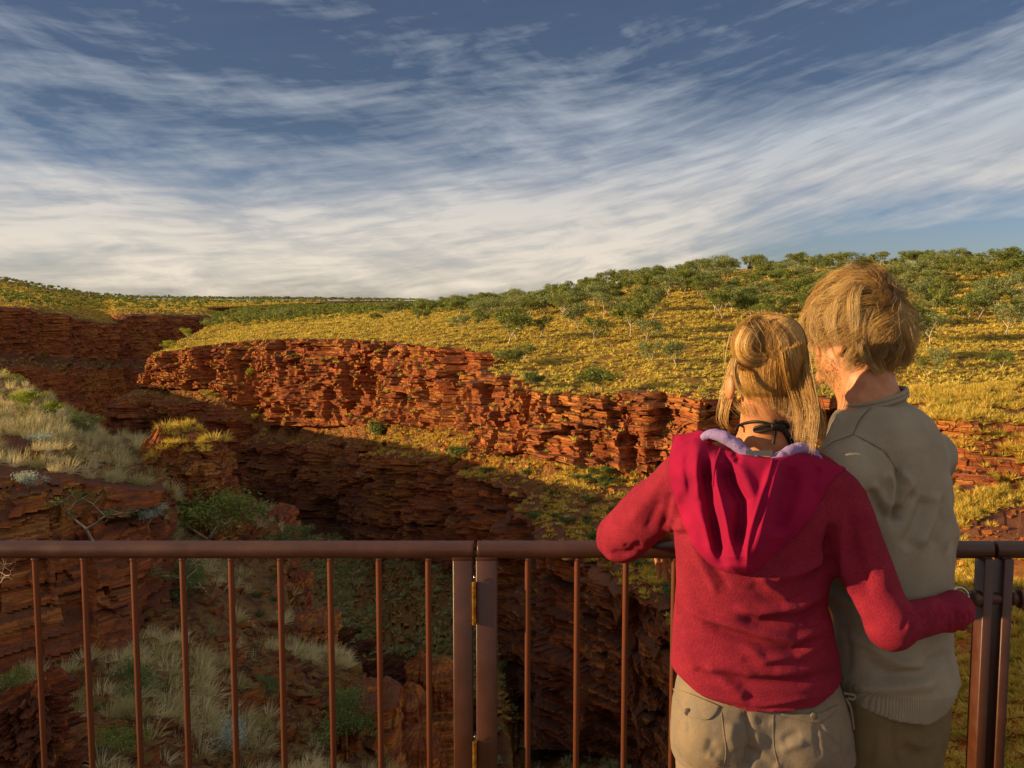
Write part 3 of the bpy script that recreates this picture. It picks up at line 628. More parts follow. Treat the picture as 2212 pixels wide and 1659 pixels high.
# (px, py of the foot, height m, proto, label)
HT = [(999, 717, 4.6, 1, 'round grey-green gum with short pale trunk on golden grass left of the forked gum'),
 (1123, 735, 7.4, 3, 'tall forked white-trunked gum near the cliff edge in mid plateau'),
 (1161, 734, 5.6, 2, 'gum with twin white stems just right of the tall forked gum'),
 (1358, 726, 8.2, 6, 'wide-crowned gum with one thick white trunk standing clear on golden grass left of the woman'),
 (1278, 744, 5.6, 0, 'narrow gum with layered crown between the forked gum and the wide-crowned gum'),
 (1125, 784, 3.6, 5, 'thin sapling with pale stem just above the cliff rim under the forked gum'),
 (1409, 790, 4.4, 4, 'low sparse grey-green gum in front of the crooked white one'),
 (1461, 793, 4.4, 7, 'spreading gum with crooked fallen white limbs near the woman\'s head'),
 (1207, 687, 6.5, 5, 'gum with a pair of leaning white trunks at the foot of the wooded hill'),
 (1407, 690, 6.0, 2, 'gum with V-shaped pale trunks on the small golden knoll'),
 (1558, 690, 8.0, 3, 'dark broad gum with several white trunks just left of the woman\'s hair'),
 (2174, 726, 6.2, 1, 'white-stemmed gum alone in the golden grass at the right edge'),
 (2023, 797, 3.4, 4, 'low grey-green gum clump just right of the man\'s neck'),
 (2130, 655, 5.5, 6, 'gum with flat crown on the hillside above the right edge gum'),
 (905, 705, 5.5, 0, 'dark rounded gum at the back of the bare golden shelf'),
 (812, 700, 4.6, 6, 'bushy gum on the left of the golden shelf above the long cliff'),
 (404, 735, 5.4, 4, 'sunlit yellow-green tree leaning over the tip of the far promontory')]
k = 0
for (px, py, H, pr, lab) in HT:
    pt = at_sheet('canyon_far_rim', px, py)
    ms = GP[pr]
    if k == 16:
        ms = (GP[pr][0], GP[pr][1].copy()); ms[1].materials[0] = LIME
    put_tree('gum_tree', pt-np.array([0, 0, .1]), r_.random()*6.28, (H/5*1.05, H/5), ms, lab, 'tree', 'gum trees on the far plateau'); k += 1
# the rest of the wood: 270 that show largest as trees, the others as one mass
def wood(x, y, z, nz, px, py, d, rk):
    lowl = np.interp(px, [330, 450, 600, 800, 1000, 1200, 1400, 1520, 1620, 1900, 2060, 2300], [700, 722, 706, 690, 690, 694, 690, 690, 715, 720, 700, 690])
    band = sstep(0, 14, lowl-py)
    sparse = .07*(px > 1000)+.10*(px > 1900)
    cl = np.clip(.7+1.6*fbm(x/16, y/16, seed=41), .05, 1)
    return (rk < .3)*(nz > .5)*(band*cl+sparse)*np.clip(330/d, .1, 1)**1.3*(1+1.4*(px < 1120))*(d > 125)*(d < 1500)*(py < 830)
p, n = scatter('canyon_far_rim', 4800, wood, 42)
keep = []
for q in p:
    if all((q[0]-t[0])**2+(q[1]-t[1])**2 > (1.7+.004*q[1])**2 for t in keep[-420:]): keep.append(q)
p = np.array(keep); d = np.linalg.norm(p, axis=1); r2 = np.random.default_rng(43)
Hh = r2.uniform(2.6, 7.6, len(p)); show = Hh/d; order = np.argsort(-show)
big = order[:283]; rest = order[283:]
U, Vv = proj(p)
def where(px, py, d):
    a = 'before the bare shelf' if px < 620 else 'behind the bare shelf' if px < 930 else 'before the forked gum' if px < 1110 else 'right of the forked gum' if px < 1350 else 'beside the woman' if px < 1560 else 'behind the couple' if px < 1960 else 'right of the man\'s head'
    b = 'near the skyline' if py < np.interp(px, [0, 1000, 1200, 1500, 2212], [664, 664, 655, 625, 600]) else 'on mid slope' if py < 690 else 'low on the slope'
    return a, b
cnt = {}
rows = sorted([int(i) for i in big], key=lambda i: U[i])
for i in rows:
    key = where(U[i], Vv[i], d[i]); cnt.setdefault(key, []).append(i)
ORD = ['first', 'second', 'third', 'fourth', 'fifth', 'sixth', 'seventh', 'eighth', 'ninth', 'tenth', 'eleventh', 'twelfth', 'thirteenth', 'fourteenth', 'fifteenth', 'sixteenth', 'seventeenth', 'eighteenth', 'nineteenth', 'twentieth']
def ordinal(n):
    return ORD[n] if n < 20 else str(n+1)+({1: 'st', 2: 'nd', 3: 'rd'}.get((n+1) % 10, 'th') if (n+1) % 100 not in (11, 12, 13) else 'th')
for (a, b), L in cnt.items():
    for c, i in enumerate(L):
        pr = int(r2.integers(0, 8)); H = Hh[i]
        col = 'grey-green' if pr % 3 == 1 else 'olive green'
        sz = 'large' if H > 5 else 'small' if H < 3.8 else 'medium'
        put_tree('gum_tree', p[i]-np.array([0, 0, .1]), r2.random()*6.28, (H/5*r2.uniform(.95, 1.3), H/5), GP[pr],
                 '%s %s gum %s, %s from left %s' % (sz, col, b, ordinal(c), a), 'tree', 'gum trees on the far plateau')
def mass(name, p, H, nb, leaf, seed, mat):
    r = np.random.default_rng(seed); n = len(p)
    C = np.repeat(p, 3, 0)+r.normal(size=(n*3, 3))*np.repeat(H, 3)[:, None]*np.array([.2, .2, .05]); C[:, 2] += np.repeat(H, 3)*.62
    V, F, T = leaves(C, nb, 1.0, leaf, seed, .62)
    k = np.repeat(np.repeat(H, 3)*.26, nb*4)[:, None]; cc = np.repeat(C, nb*4, 0)
    return stuff(name, cc+(V-cc)*k, F, T, mat)
mass('far_gum_wood', p[rest], Hh[rest], 46, .26, 44, GUM)
p, n = scatter('canyon_left_wall', 2600, lambda x, y, z, nz, px, py, d, rk: (rk < .3)*(nz > .5)*np.clip(900/d, .1, 1)**1.2*(d < 5200)*np.clip(.6+1.5*fbm(x/70, y/70, seed=47), .1, 1)*(py < 672+.0*px), 45)
mass('distant_scrub_wood', p, np.random.default_rng(46).uniform(4, 8.5, len(p))*np.clip(np.linalg.norm(p, axis=1)/1500, 1, 2.2), 16, .5, 48, GUM)
p, n = scatter('canyon_left_wall', 260, lambda x, y, z, nz, px, py, d, rk: (nz > .45)*(rk < .9)*(py > 700), 49)
mass('wall_ledge_bushes', p, np.random.default_rng(50).uniform(2, 5, len(p)), 26, .35, 51, DKG)
# ---- bushes on the cliffs, the rim and the near slope
def bush_proto(name, seed, nper, leaf, mat, depth=3, rad=.2, flat=.8, spread=1.5, bark=TWIG, fork=3):
    return tree_proto(name, seed, 1.0, nper, leaf, mat, bark, spread=spread, depth=depth, fork=fork, rad=rad, flat=flat, tilt=.5)
BF = [bush_proto('cliff_bush%d' % k, 200+k, 60, .045, [GUM, DKG, LIME][k]) for k in range(3)]
for (px, py, H, wd, kk, lab) in [(820, 968, 7.5, .6, 1, 'tall rounded green bush on the sunlit ledge half way down the long cliff'),
    (590, 925, 3.2, .8, 1, 'small green bush at the foot of the sunlit wall left of the long shadow'),
    (1285, 850, 4.2, 1.3, 0, 'dark green bush leaning over the cliff rim below the wide-crowned gum'),
    (1102, 788, 3.2, 1.5, 0, 'low spreading bush on the rim where the cliff steps down'),
    (455, 866, 3.6, .9, 2, 'yellow-green bush on the ledge of the promontory beside the lit buttress'),
    (548, 912, 3.0, .7, 2, 'bright green bush in the shaded cleft right of the lit buttress'),
    (700, 792, 2.6, .7, 2, 'small pale bush clinging high on the sunlit cliff'),
    (545, 815, 3.2, .6, 2, 'thin green bush on the dark cleft under the rim'),
    (890, 875, 2.2, .9, 1, 'small bush in the middle of the blocky sunlit cliff'),
    (635, 786, 3.2, .6, 1, 'slim bush on the cliff just below the left part of the rim'),
    (350, 742, 4.0, 1.2, 2, 'sunlit green bush on the far edge of the promontory'),
    (1150, 840, 3.0, .8, 1, 'grey-green bush in the shaded recess below the stepped rim'),
    (995, 1000, 3.6, 1.3, 1, 'dark bush at the shadow edge on the ledge below the yellow tufts'),
    (1200, 1225, 3.2, 1.2, 1, 'dull green bush on the shaded cliff behind the handrail')]:
    pt = at_sheet('canyon_far_rim', px, py)
    put_tree('cliff_bush', pt+np.array([0, -.3, -.2]), r_.random()*6, (H*wd, H), BF[kk], lab, 'bush', 'bushes on the cliffs')
p, n = scatter('canyon_far_rim', 60, lambda x, y, z, nz, px, py, d, rk: (nz > .5)*(rk < .97)*(py > 980)*(py < 1500)*(px > 1000)*(px < 1520), 61)
o_ = sorted(p.tolist(), key=lambda q: proj(np.array(q))[0])
for c, q in enumerate(o_):
    put_tree('slope_bush', np.array(q)-np.array([0, 0, .1]), r_.random()*6, (r_.uniform(1, 2), r_.uniform(.8, 1.5)), BF[1], 'low grey-green bush on the shaded slope left of the woman, %s from the left there' % ordinal(c), 'bush', 'bushes on the shaded slope')
NS = {'green': bush_proto('near_green', 301, 150, .022, DKG, depth=3, rad=.24), 'lime': bush_proto('near_lime', 302, 90, .035, LIME, rad=.17), 'silver': bush_proto('near_silver', 303, 60, .03, SILV, rad=.2, flat=1.0),
      'olive': bush_proto('near_olive', 304, 130, .024, GUM, rad=.24), 'sparse': tree_proto('near_sparse', 305, 1.0, 60, .018, DKG, TWIG, spread=1.6, depth=3, rad=.16, tilt=.5)}
def near(px, py, dz=0.0): 
    q = at_sheet('foreground_slope', px, py).copy(); q[2] += dz; return q
for (px, py, H, wd, kk, name, lab) in [(478, 1205, 2.1, 1.15, 'olive', 'near_shrub', 'large rounded green shrub with yellow sunlit top, rising behind the handrail at left'),
    (682, 1625, 1.35, .8, 'green', 'near_shrub', 'dense dark green shrub low on the slope near the gorge edge, behind the sixth baluster'),
    (12, 860, 1.25, 1.0, 'lime', 'near_shrub', 'bright yellow-green shrub on the skyline of the near slope at the left edge'),
    (60, 890, .8, 1.4, 'lime', 'near_shrub', 'low sunlit lime bush just right of the left edge shrub'),
    (118, 905, .65, 1.2, 'lime', 'near_shrub', 'small bright leafy bush half way along the slope top'),
    (172, 935, .95, 1.0, 'green', 'near_shrub', 'mid green bush at the right end of the slope top'),
    (64, 1058, .5, 1.2, 'silver', 'silver_shrub', 'pale silvery shrub on top of the brown cliff at left'),
    (92, 965, .45, 1.3, 'silver', 'silver_shrub', 'silvery shrub among dry grass above the brown cliff'),
    (492, 1640, .75, .8, 'silver', 'silver_shrub', 'blue-grey shrub low on the slope behind the fifth baluster'),
    (318, 1135, .6, 1.1, 'silver', 'silver_shrub', 'small silver shrub under the grassy rock mound'),
    (340, 985, .4, 1.0, 'silver', 'silver_shrub', 'tiny silver shrub on the right side of the mound top'),
    (375, 1300, 1.3, .9, 'sparse', 'near_shrub', 'feathery grey-green sapling just under the handrail near the cliff corner'),
    (215, 1170, 1.5, 1.0, 'sparse', 'crooked_shrub', 'crooked pale-stemmed small tree against the brown cliff'),
    (590, 1180, .9, 1.3, 'green', 'near_shrub', 'dark green bush beside the red block right of the large rounded shrub'),
    (455, 1275, 1.1, 1.2, 'green', 'near_shrub', 'dark bush right under the handrail below the large rounded shrub'),
    (566, 1500, .42, 1.2, 'green', 'near_shrub', 'small round green bush amid dry grass between fifth and sixth balusters'),
    (330, 1480, .8, 1.1, 'green', 'near_shrub', 'dull green bush below the brown cliff corner'),
    (250, 1640, .6, 1.1, 'olive', 'near_shrub', 'olive bush at the foot of the slope behind the second baluster'),
    (40, 1490, .5, 1.2, 'olive', 'near_shrub', 'small olive bush at the foot of the brown cliff by the left edge')]:
    put_tree(name, near(px, py, -.08), r_.random()*6, (H*wd, H), NS[kk], lab, 'shrub')
# bare twiggy shrub close to the deck at the far left
mb = MB(); segs, ends = grow(411, 1.0, 1.7, 4, 3, .55)
for pts, rd in segs: tube(mb, pts*.62, rd*.3, 4, cap=False)
b = mb.build('bare_shrub', TWIG, None, True); q = P(-45, 1330, 6.2); b.location = q
tag(b, 'leafless twiggy shrub catching the sun behind the handrail at the left edge', 'shrub')
mb = MB(); segs, ends = grow(419, 1.0, 1.2, 2, 2, .8)
for pts, rd in segs: tube(mb, pts*.9, rd*.9, 5)
b = mb.build('dead_branch', BARK, None, True); b.location = near(484, 1275); b.rotation_euler = (.3, .5, 1)
tag(b, 'bleached dead branch lying on the near slope between the fourth and fifth balusters', 'branch')
# ---- outcrops
def outcrop(name, px, pytop, Y, w, hgt, dep, seed, label, amp=.3, tap=.15, mat=None, n=150, m=110, lay=(.5, .9), power=3.2, top_noise=.12, cat='rock'):
    c = P(px, pytop, Y); c[1] += dep/2
    th = np.linspace(0, 2*np.pi, n, endpoint=False)[:, None]; t = np.linspace(0, 1, m)[None]
    tt = np.clip(t/.78, 0, 1); inn = np.clip((t-.78)/.22, 0, 1)
    rr = (np.abs(np.cos(th))**power+np.abs(np.sin(th))**power)**(-1/power)
    X = rr*np.cos(th); Yy = rr*np.sin(th)
    z = -hgt*(1-tt)+0*th; s = th*max(w, dep)/2
    zz = z+.15*fbm(np.cos(th)*2+seed, np.sin(th)*2+z, seed=seed)
    dd = 0
    for k, (H, Wd, a) in enumerate(((lay[0], lay[1], 1.0), (lay[0]*.42, lay[1]*.4, .6), (lay[0]*.18, lay[1]*.2, .3))):
        dd = dd+a*(blocks(s, zz, H, Wd, seed+k*7)-.5)
    dd = dd+1.1*fbm(np.cos(th)*1.6+seed, np.sin(th)*1.6, z/hgt*1.2, o=3, seed=seed)
    tp = 1-tap*tt**2
    x = X*w/2*tp; y = Yy*dep/2*tp
    L = np.sqrt(x*x+y*y)+1e-6
    k = (1+amp*dd/np.minimum(w, dep)*2)*(1-inn)
    x, y = x*k, y*k
    z = z+top_noise*fbm(x*1.5/max(w, .5)*3, y*3/max(w, .5), o=4, seed=seed+3)*np.clip(inn*4, 0, 1)*2+.12*hgt*inn*(1-.0*th)*.3
    V = np.stack([x, y, z], -1).reshape(-1, 3)
    me = mesh(name, V, grid_faces(n, m, True), mat or M_near, False, {'rock': np.ones(len(V))})
    o = obj(name, me); o.location = c; tag(o, label, cat); return o
outcrop('rock_mound', 352, 962, 25.4, 2.7, 3.0, 3.2, 1, 'layered red rock mound with sunlit golden grass on top, left of the gorge', amp=.36, n=240, m=200, tap=.35, top_noise=.42)
outcrop('rock_block', 590, 1118, 30, .9, 4.2, 1.6, 2, 'upper red rock block at the gorge edge right of the large green shrub', amp=.22, n=120, m=140)
outcrop('rock_block', 622, 1262, 27, .9, 3.0, 1.6, 3, 'red rock block on the gorge edge just below the handrail', amp=.22, n=120, m=120)
outcrop('rock_block', 668, 1352, 22.5, .95, 2.4, 1.6, 4, 'angular red block at the gorge edge where dry grass begins', amp=.2, n=120, m=110)
outcrop('rock_outcrop', 792, 1532, 17.2, 1.15, 5.0, 1.5, 5, 'smooth dark red rock face topped with dry grass at the end of the slope', amp=.16, n=170, m=160, lay=(.9, 1.3))
outcrop('rock_outcrop', 738, 1600, 16.0, .5, 4.0, .8, 6, 'narrow red rock rib left of the smooth rock face', amp=.2, n=120, m=120)
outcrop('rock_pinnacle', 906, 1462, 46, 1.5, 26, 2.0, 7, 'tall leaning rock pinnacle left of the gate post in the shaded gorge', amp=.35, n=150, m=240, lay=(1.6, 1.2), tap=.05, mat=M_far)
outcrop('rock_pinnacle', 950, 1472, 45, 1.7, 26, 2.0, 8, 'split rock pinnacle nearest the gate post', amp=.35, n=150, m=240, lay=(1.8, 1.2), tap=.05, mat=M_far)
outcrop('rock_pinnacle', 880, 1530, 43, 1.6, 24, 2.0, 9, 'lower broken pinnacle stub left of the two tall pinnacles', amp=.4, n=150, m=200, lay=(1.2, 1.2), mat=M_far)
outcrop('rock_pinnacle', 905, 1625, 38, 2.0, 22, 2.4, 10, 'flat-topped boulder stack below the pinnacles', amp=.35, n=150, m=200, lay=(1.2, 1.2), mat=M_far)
outcrop('rock_pile', 25, 1530, 10.5, .62, 2.6, 1.0, 11, 'pile of thin pinkish rock slabs at the lower left corner', amp=.22, n=170, m=200, lay=(.16, .4), mat=M_near)
# grass on the mound top
from mathutils.bvhtree import BVHTree
mo = bpy.data.objects['rock_mound']; mv = [v.co[:] for v in mo.data.vertices]; mt = BVHTree.FromPolygons(mv, [p_.vertices[:] for p_ in mo.data.polygons]); mc = np.array(mo.location)
r3 = np.random.default_rng(71); gm = []
while len(gm) < 70:
    q = np.array([r3.uniform(-1.35, 1.1), r3.uniform(-1.5, 1.5)])
    if fbm(q[:1]*1.3, q[1:]*1.3, seed=9)[0] < -.22+.25*(q[0] > .3): continue
    h = mt.ray_cast(Vector((q[0], q[1], 3)), Vector((0, 0, -1)))
    if h[0] is not None and h[0].z > -.5: gm.append(np.array(h[0])+mc)
V, F, A = tuft_mesh(np.array(gm), r3.uniform(.2, .6, len(gm)), 90, 72, flat=.8, wid=.02, bend=True)
stuff('mound_grass', V, F, A, YELL)
# ================================================================ lookout deck and railing
def paint(name, base, rough=.38, metal=.0, spk=.25):
    m, nt = newmat(name); g = nt.n('ShaderNodeNewGeometry').outputs['Position']
    n = nt.noise(g, 260, 3, .7); n2 = nt.noise(g, 9, 5, .6)
    c = nt.mix(nt.m('MULTIPLY', nt.rng(n, .52, .7), spk), rgb(base), rgb('#2c1a16'))
    c = nt.mix(nt.rng(n2, .42, .7, 0, .45), c, rgb('#5a3022'))
    dust = nt.rng(nt.noise(g, 40, 4, .7), .55, .8, 0, .18)
    c = nt.mix(dust, c, rgb('#70442f'))
    nt.out(bsdf(nt, c, nt.rng(n2, .3, .7, rough-.08, rough+.15), metal, spec=.5, normal=nt.bump(nt.m('ADD', n, nt.m('MULTIPLY', nt.noise(g, 900, 2), .4)), .25, .002))); return m
PAINT = paint('brown_powder_coat', '#42210f')
BAR_LIT = paint('baluster_sunlit_paint', '#653620', spk=.3)  # railing paint lightened: sunlight on the balusters put into the colour
m, nt = newmat('worn_brass'); g = nt.n('ShaderNodeNewGeometry').outputs['Position']
nt.out(bsdf(nt, nt.mix(nt.rng(nt.noise(g, 60, 5, .7), .35, .65), rgb('#c79a45'), rgb('#7c5524')), .35, 1.0)); BRASS = m
m, nt = newmat('steel'); nt.out(bsdf(nt, rgb('#b8b4ae'), .25, 1.0)); STEEL = m
m, nt = newmat('deck_boards'); g = nt.n('ShaderNodeNewGeometry').outputs['Position']
nt.out(bsdf(nt, nt.mix(nt.noise(nt.scale(g, (20, 1, 1)), 2.0, 4), rgb('#6d5b4c'), rgb('#8a7562')), .8)); DECKM = m
RY = 2.5
zr = float(P(1106, 1187, RY)[2]); RR = .0237
X_ = lambda px, py=1187: float(P(px, py, RY)[0])
mb = MB()
for k in range(-60, 61):
    box(mb, (k*.14, -4, -.045), (k*.14+.132, 2.62, 0))
tag(mb.build('deck', DECKM), kind='structure')
def balx(px): return X_(px, 1215)
def baluster(px, parent):
    x = balx(px); mb = MB(); top = zr-RR+.002; r = .0082
    zs = [.095, top-.012, top-.006, top]; tube(mb, [(x, RY, z) for z in zs], [r, r, r*1.25, r*1.7], 14)
    mb.build('baluster', BAR_LIT, parent, True)
def rail(x0, x1, parent, seg=40):
    mb = MB(); e = .0016
    xs = [x0, x0+e, x0+e+.001]+list(np.linspace(x0+.01, x1-.01, 12))+[x1-e-.001, x1-e, x1]
    rs = [RR-e*1.2, RR-.0003, RR]+[RR]*12+[RR, RR-.0003, RR-e*1.2]
    tube(mb, [(x, RY, zr) for x in xs], rs, seg); o = mb.build('handrail', PAINT, parent, True)
    mb = MB(); tube(mb, [(x0+.02, RY, .08), (x1-.02, RY, .08)], .019, 20); mb.build('bottom_rail', PAINT, parent, True)
def post(x0, x1, parent, d=.03, z0=0.0, top=None):
    mb = MB(); t = (zr-RR+.004) if top is None else top
    box(mb, (x0, RY-d/2, z0), (x1, RY+d/2, t), .004)
    # flared weld where the post meets the round rail
    box(mb, (x0-.0015, RY-.016, t-.012), (x1+.0015, RY+.016, t+.010), .005)
    mb.build('post', PAINT, parent, True)
p1 = empty('balustrade', (X_(500), RY, 0)); off = (X_(500), RY, 0)
tag(p1, 'brown steel panel of thin upright balusters, left of the double hinge post', 'railing')
p2 = empty('gate', (X_(1500), RY, 0)); tag(p2, 'brown steel gate panel the couple lean on, hinged at the double post', 'gate')
p3 = empty('balustrade', (X_(2300), RY, 0)); tag(p3, 'brown railing panel starting at the latch post, right edge', 'railing')
def shift(e):
    for c in e.children: c.location = (-e.location.x, -e.location.y, 0)
rail(-3.2, X_(1023.5), p1)
for px in [-664, -559, -453, -348, -242, -137, -30, 76, 181, 288, 394, 499, 605, 713, 818, 925]: baluster(px, p1)
post(X_(979, 1300), X_(1021.5, 1300), p1); post(-3.18, -3.12, p1)
rail(X_(1031), X_(2141), p2)
for px in [1140, 1247, 1352, 1457, 1562, 1668, 1774, 1879, 1985]: baluster(px, p2)
post(X_(1028.5, 1300), X_(1074, 1300), p2)
px0 = X_(2112, 1300); post(px0, px0+.027, p2, .058)
rail(X_(2148), 4.6, p3)
px1 = X_(2154, 1300); post(px1, px1+.027, p3, .058)
for px in [2260+105.5*k for k in range(12)]: baluster(px, p3)
post(4.55, 4.58, p3)
# brass hinges on the double post
for (ya, yb) in ((1256, 1349), (1600, 1693)):
    za, zb = float(P(1025, ya, RY-.02)[2]), float(P(1025, yb, RY-.02)[2]); x = X_(1025, 1300); y = RY-.022
    mb = MB(); n = 3; h = (za-zb)/n
    for k in range(n): tube(mb, [(x, y, zb+k*h+.0002), (x, y, zb+k*h+.0007), (x, y, zb+(k+1)*h-.0007), (x, y, zb+(k+1)*h-.0002)], [.0061, .0066, .0066, .0061], 18)
    hg = mb.build('hinge', BRASS, p2, False)
    mb = MB(); tube(mb, [(x+.003, y, za), (x+.004, y-.001, za+.013), (x+.001, y, za+.016), (x-.002, y+.002, za+.004)], .0012, 6)
    mb.build('pin', STEEL, hg, True)
    mb = MB(); box(mb, (x-.006, y+.003, zb+.004), (x-.001, RY-.008, za-.004)); box(mb, (x+.001, y+.003, zb+.004), (x+.006, RY-.008, za-.004)); mb.build('hinge_leaf', PAINT, hg)
# latch: thick bolt through both posts
zl = float(P(2130, 1290, RY)[2]); mb = MB()
tube(mb, [(X_(2093, 1290), RY-.01, zl), (X_(2112, 1290), RY-.01, zl)], [.022, .022], 26); mb.build('latch_collar', PAINT, p2, True)
mb = MB(); tube(mb, [(X_(2085, 1290), RY-.01, zl), (X_(2196, 1290), RY-.01, zl)], .0165, 24)
tube(mb, [(X_(2178, 1290), RY-.01, zl), (X_(2194, 1290), RY-.01, zl)], [.019, .019], 26)
xe = X_(2194, 1290); tube(mb, [(xe, RY-.01, zl), (xe+.002, RY-.01, zl), (xe+.006, RY-.01, zl), (xe+.008, RY-.01, zl)], [.024, .027, .027, .022], 30)
mb.build('latch_bolt', PAINT, p2, True)
mb = MB(); c = P(2076, 1285, RY-.03); th = np.linspace(0, 2*np.pi, 26)
tube(mb, np.stack([c[0]+.020*np.cos(th), c[1]+.012*np.sin(th), c[2]+.017*np.sin(th)], 1), .0032, 8); mb.build('shackle', STEEL, p2, True)
for e in (p1, p2, p3): shift(e)
# ================================================================ people: bodies and clothes grown as smooth volumes
class Field:
    def __init__(s, lo, hi, h=.005, big=.2):
        s.lo = np.array(lo, float); s.h = h; s.n = np.ceil((np.array(hi)-s.lo)/h).astype(int)+1
        s.f = np.full(s.n, big, np.float32)
        s.ax = [s.lo[i]+h*np.arange(s.n[i]) for i in range(3)]
    def sub(s, lo, hi):
        a = np.clip(((np.array(lo)-s.lo)/s.h).astype(int), 0, s.n); b = np.clip(((np.array(hi)-s.lo)/s.h).astype(int)+2, 0, s.n)
        sl = tuple(slice(int(a[i]), int(b[i])) for i in range(3))
        return sl, (s.ax[0][sl[0]][:, None, None], s.ax[1][sl[1]][None, :, None], s.ax[2][sl[2]][None, None, :])
    def comb(s, sl, d, k, op='u'):
        f = s.f[sl]
        if op == 'u':
            if k <= 0: r = np.minimum(f, d)
            else:
                hh = np.clip(.5+.5*(d-f)/k, 0, 1); r = d*(1-hh)+f*hh-k*hh*(1-hh)
        else:                                   # cut away d<0
            if k <= 0: r = np.maximum(f, -d)
            else:
                hh = np.clip(.5-.5*(f+d)/k, 0, 1); r = f*(1-hh)-d*hh+k*hh*(1-hh)
        s.f[sl] = r
    def cone(s, a, b, ra, rb, k=.02, sq=None, op='u'):
        a = np.array(a, float); b = np.array(b, float); m = max(ra, rb)+.05+k
        sl, (x, y, z) = s.sub(np.minimum(a, b)-m, np.maximum(a, b)+m)
        ab = b-a; L2 = ab@ab+1e-12
        t = np.clip(((x-a[0])*ab[0]+(y-a[1])*ab[1]+(z-a[2])*ab[2])/L2, 0, 1)
        dx, dy, dz = x-a[0]-t*ab[0], y-a[1]-t*ab[1], z-a[2]-t*ab[2]
        if sq: dx, dy, dz = dx/sq[0], dy/sq[1], dz/sq[2]
        s.comb(sl, np.sqrt(dx*dx+dy*dy+dz*dz)-(ra+(rb-ra)*t), k, op)
    def ell(s, c, r, k=.02, yaw=0.0, pitch=0.0, roll=0.0, op='u'):
        c = np.array(c, float); m = max(r)+.04+k
        sl, (x, y, z) = s.sub(c-m, c+m)
        R = np.array(Matrix.Rotation(yaw, 3, 'Z') @ Matrix.Rotation(pitch, 3, 'X') @ Matrix.Rotation(roll, 3, 'Y'))
        X, Y, Z = x-c[0], y-c[1], z-c[2]
        q = [(R[0, i]*X+R[1, i]*Y+R[2, i]*Z)/r[i] for i in range(3)]
        l = np.sqrt(q[0]**2+q[1]**2+q[2]**2)
        g = np.sqrt((q[0]/r[0])**2+(q[1]/r[1])**2+(q[2]/r[2])**2)+1e-6
        s.comb(sl, l*(l-1)/g, k, op)
    def slices(s, S, k=.02, p=2.4, yaw=0.0, ext=0.0):
        """S rows: z, cx, cy, a, b — a trunk of rounded cross-sections"""
        S = np.array(sorted(S), float); z0, z1 = S[0, 0], S[-1, 0]; m = S[:, 3].max()+.08
        sl, (x, y, z) = s.sub((S[:, 1].min()-m, S[:, 2].min()-m, z0-.06), (S[:, 1].max()+m, S[:, 2].max()+m, z1+.06))
        zz = np.clip(z, z0, z1)
        def sm(c):
            t = np.interp(zz.ravel(), S[:, 0], np.arange(len(S)))
            return crom(S[:, c:c+1], t)[:, 0].reshape(zz.shape)
        cx, cy, a, b = sm(1), sm(2), sm(3)+ext, sm(4)+ext
        dx, dy = x-cx, y-cy; c_, s_ = math.cos(yaw), math.sin(yaw)
        u, v = dx*c_+dy*s_, -dx*s_+dy*c_
        l = (np.abs(u/a)**p+np.abs(v/b)**p)**(1/p)
        e = np.sqrt(u*u+v*v)+1e-6
        d = (l-1)*np.minimum(e/np.maximum(l, 1e-3), a+b)
        dz = np.maximum(z0-z, z-z1)
        d = np.where(dz > 0, np.sqrt(np.maximum(d, 0)**2+np.maximum(dz, 0)**2)+np.minimum(np.maximum(d, -0.05), 0)*0, d)
        d = np.maximum(d, dz)
        s.comb(sl, d, k)
    def cutbelow(s, fz, above=False):
        """remove everything under the height fz(x,y)"""
        x, y, z = s.ax[0][:, None, None], s.ax[1][None, :, None], s.ax[2][None, None, :]
        g = fz(x, y)-z
        if above: g = -g
        s.f = np.maximum(s.f, g.astype(np.float32) if hasattr(g, 'astype') else g)
    def mesh(s, smooth=3):
        f = s.f; ins = f < 0
        n = s.n
        c = [f[a:n[0]-1+a, b:n[1]-1+b, d:n[2]-1+d] for a in (0, 1) for b in (0, 1) for d in (0, 1)]
        cnt = sum((q < 0).astype(np.int8) for q in c)
        act = (cnt > 0) & (cnt < 8)
        idx = -np.ones(act.shape, np.int64); I = np.argwhere(act); idx[act] = np.arange(len(I))
        C = np.stack([q[act] for q in c], 1)                      # m,8
        corner = np.array([[a, b, d] for a in (0, 1) for b in (0, 1) for d in (0, 1)], float)
        acc = np.zeros((len(I), 3)); w = np.zeros(len(I))
        for i in range(8):
            for j in range(i+1, 8):
                if np.abs(corner[i]-corner[j]).sum() == 1:
                    a, b = C[:, i], C[:, j]; m = (a < 0) != (b < 0)
                    t = np.where(m, a/np.where(m, a-b, 1), 0)
                    acc += m[:, None]*(corner[i]+(corner[j]-corner[i])*t[:, None]); w += m
        V = s.lo+(I+acc/np.maximum(w, 1)[:, None])*s.h
        Q = []
        for ax in range(3):
            sh = [slice(1, -1)]*3
            A = [slice(1, n[i]-1) for i in range(3)]; A[ax] = slice(0, n[ax]-1)
            B = [slice(1, n[i]-1) for i in range(3)]; B[ax] = slice(1, n[ax])
            a, b = ins[tuple(A)], ins[tuple(B)]
            e = np.argwhere(a != b); flip = a[a != b]
            o = e.copy()
            for i in range(3):
                if i != ax: o[:, i] += 1
            u, v = [i for i in range(3) if i != ax]
            def ix(du, dv):
                q = o.copy(); q[:, u] -= du; q[:, v] -= dv; return idx[q[:, 0], q[:, 1], q[:, 2]]
            quad = np.stack([ix(1, 1), ix(0, 1), ix(0, 0), ix(1, 0)], 1)
            if ax == 1: flip = ~flip
            quad[~flip] = quad[~flip][:, ::-1]
            Q.append(quad)
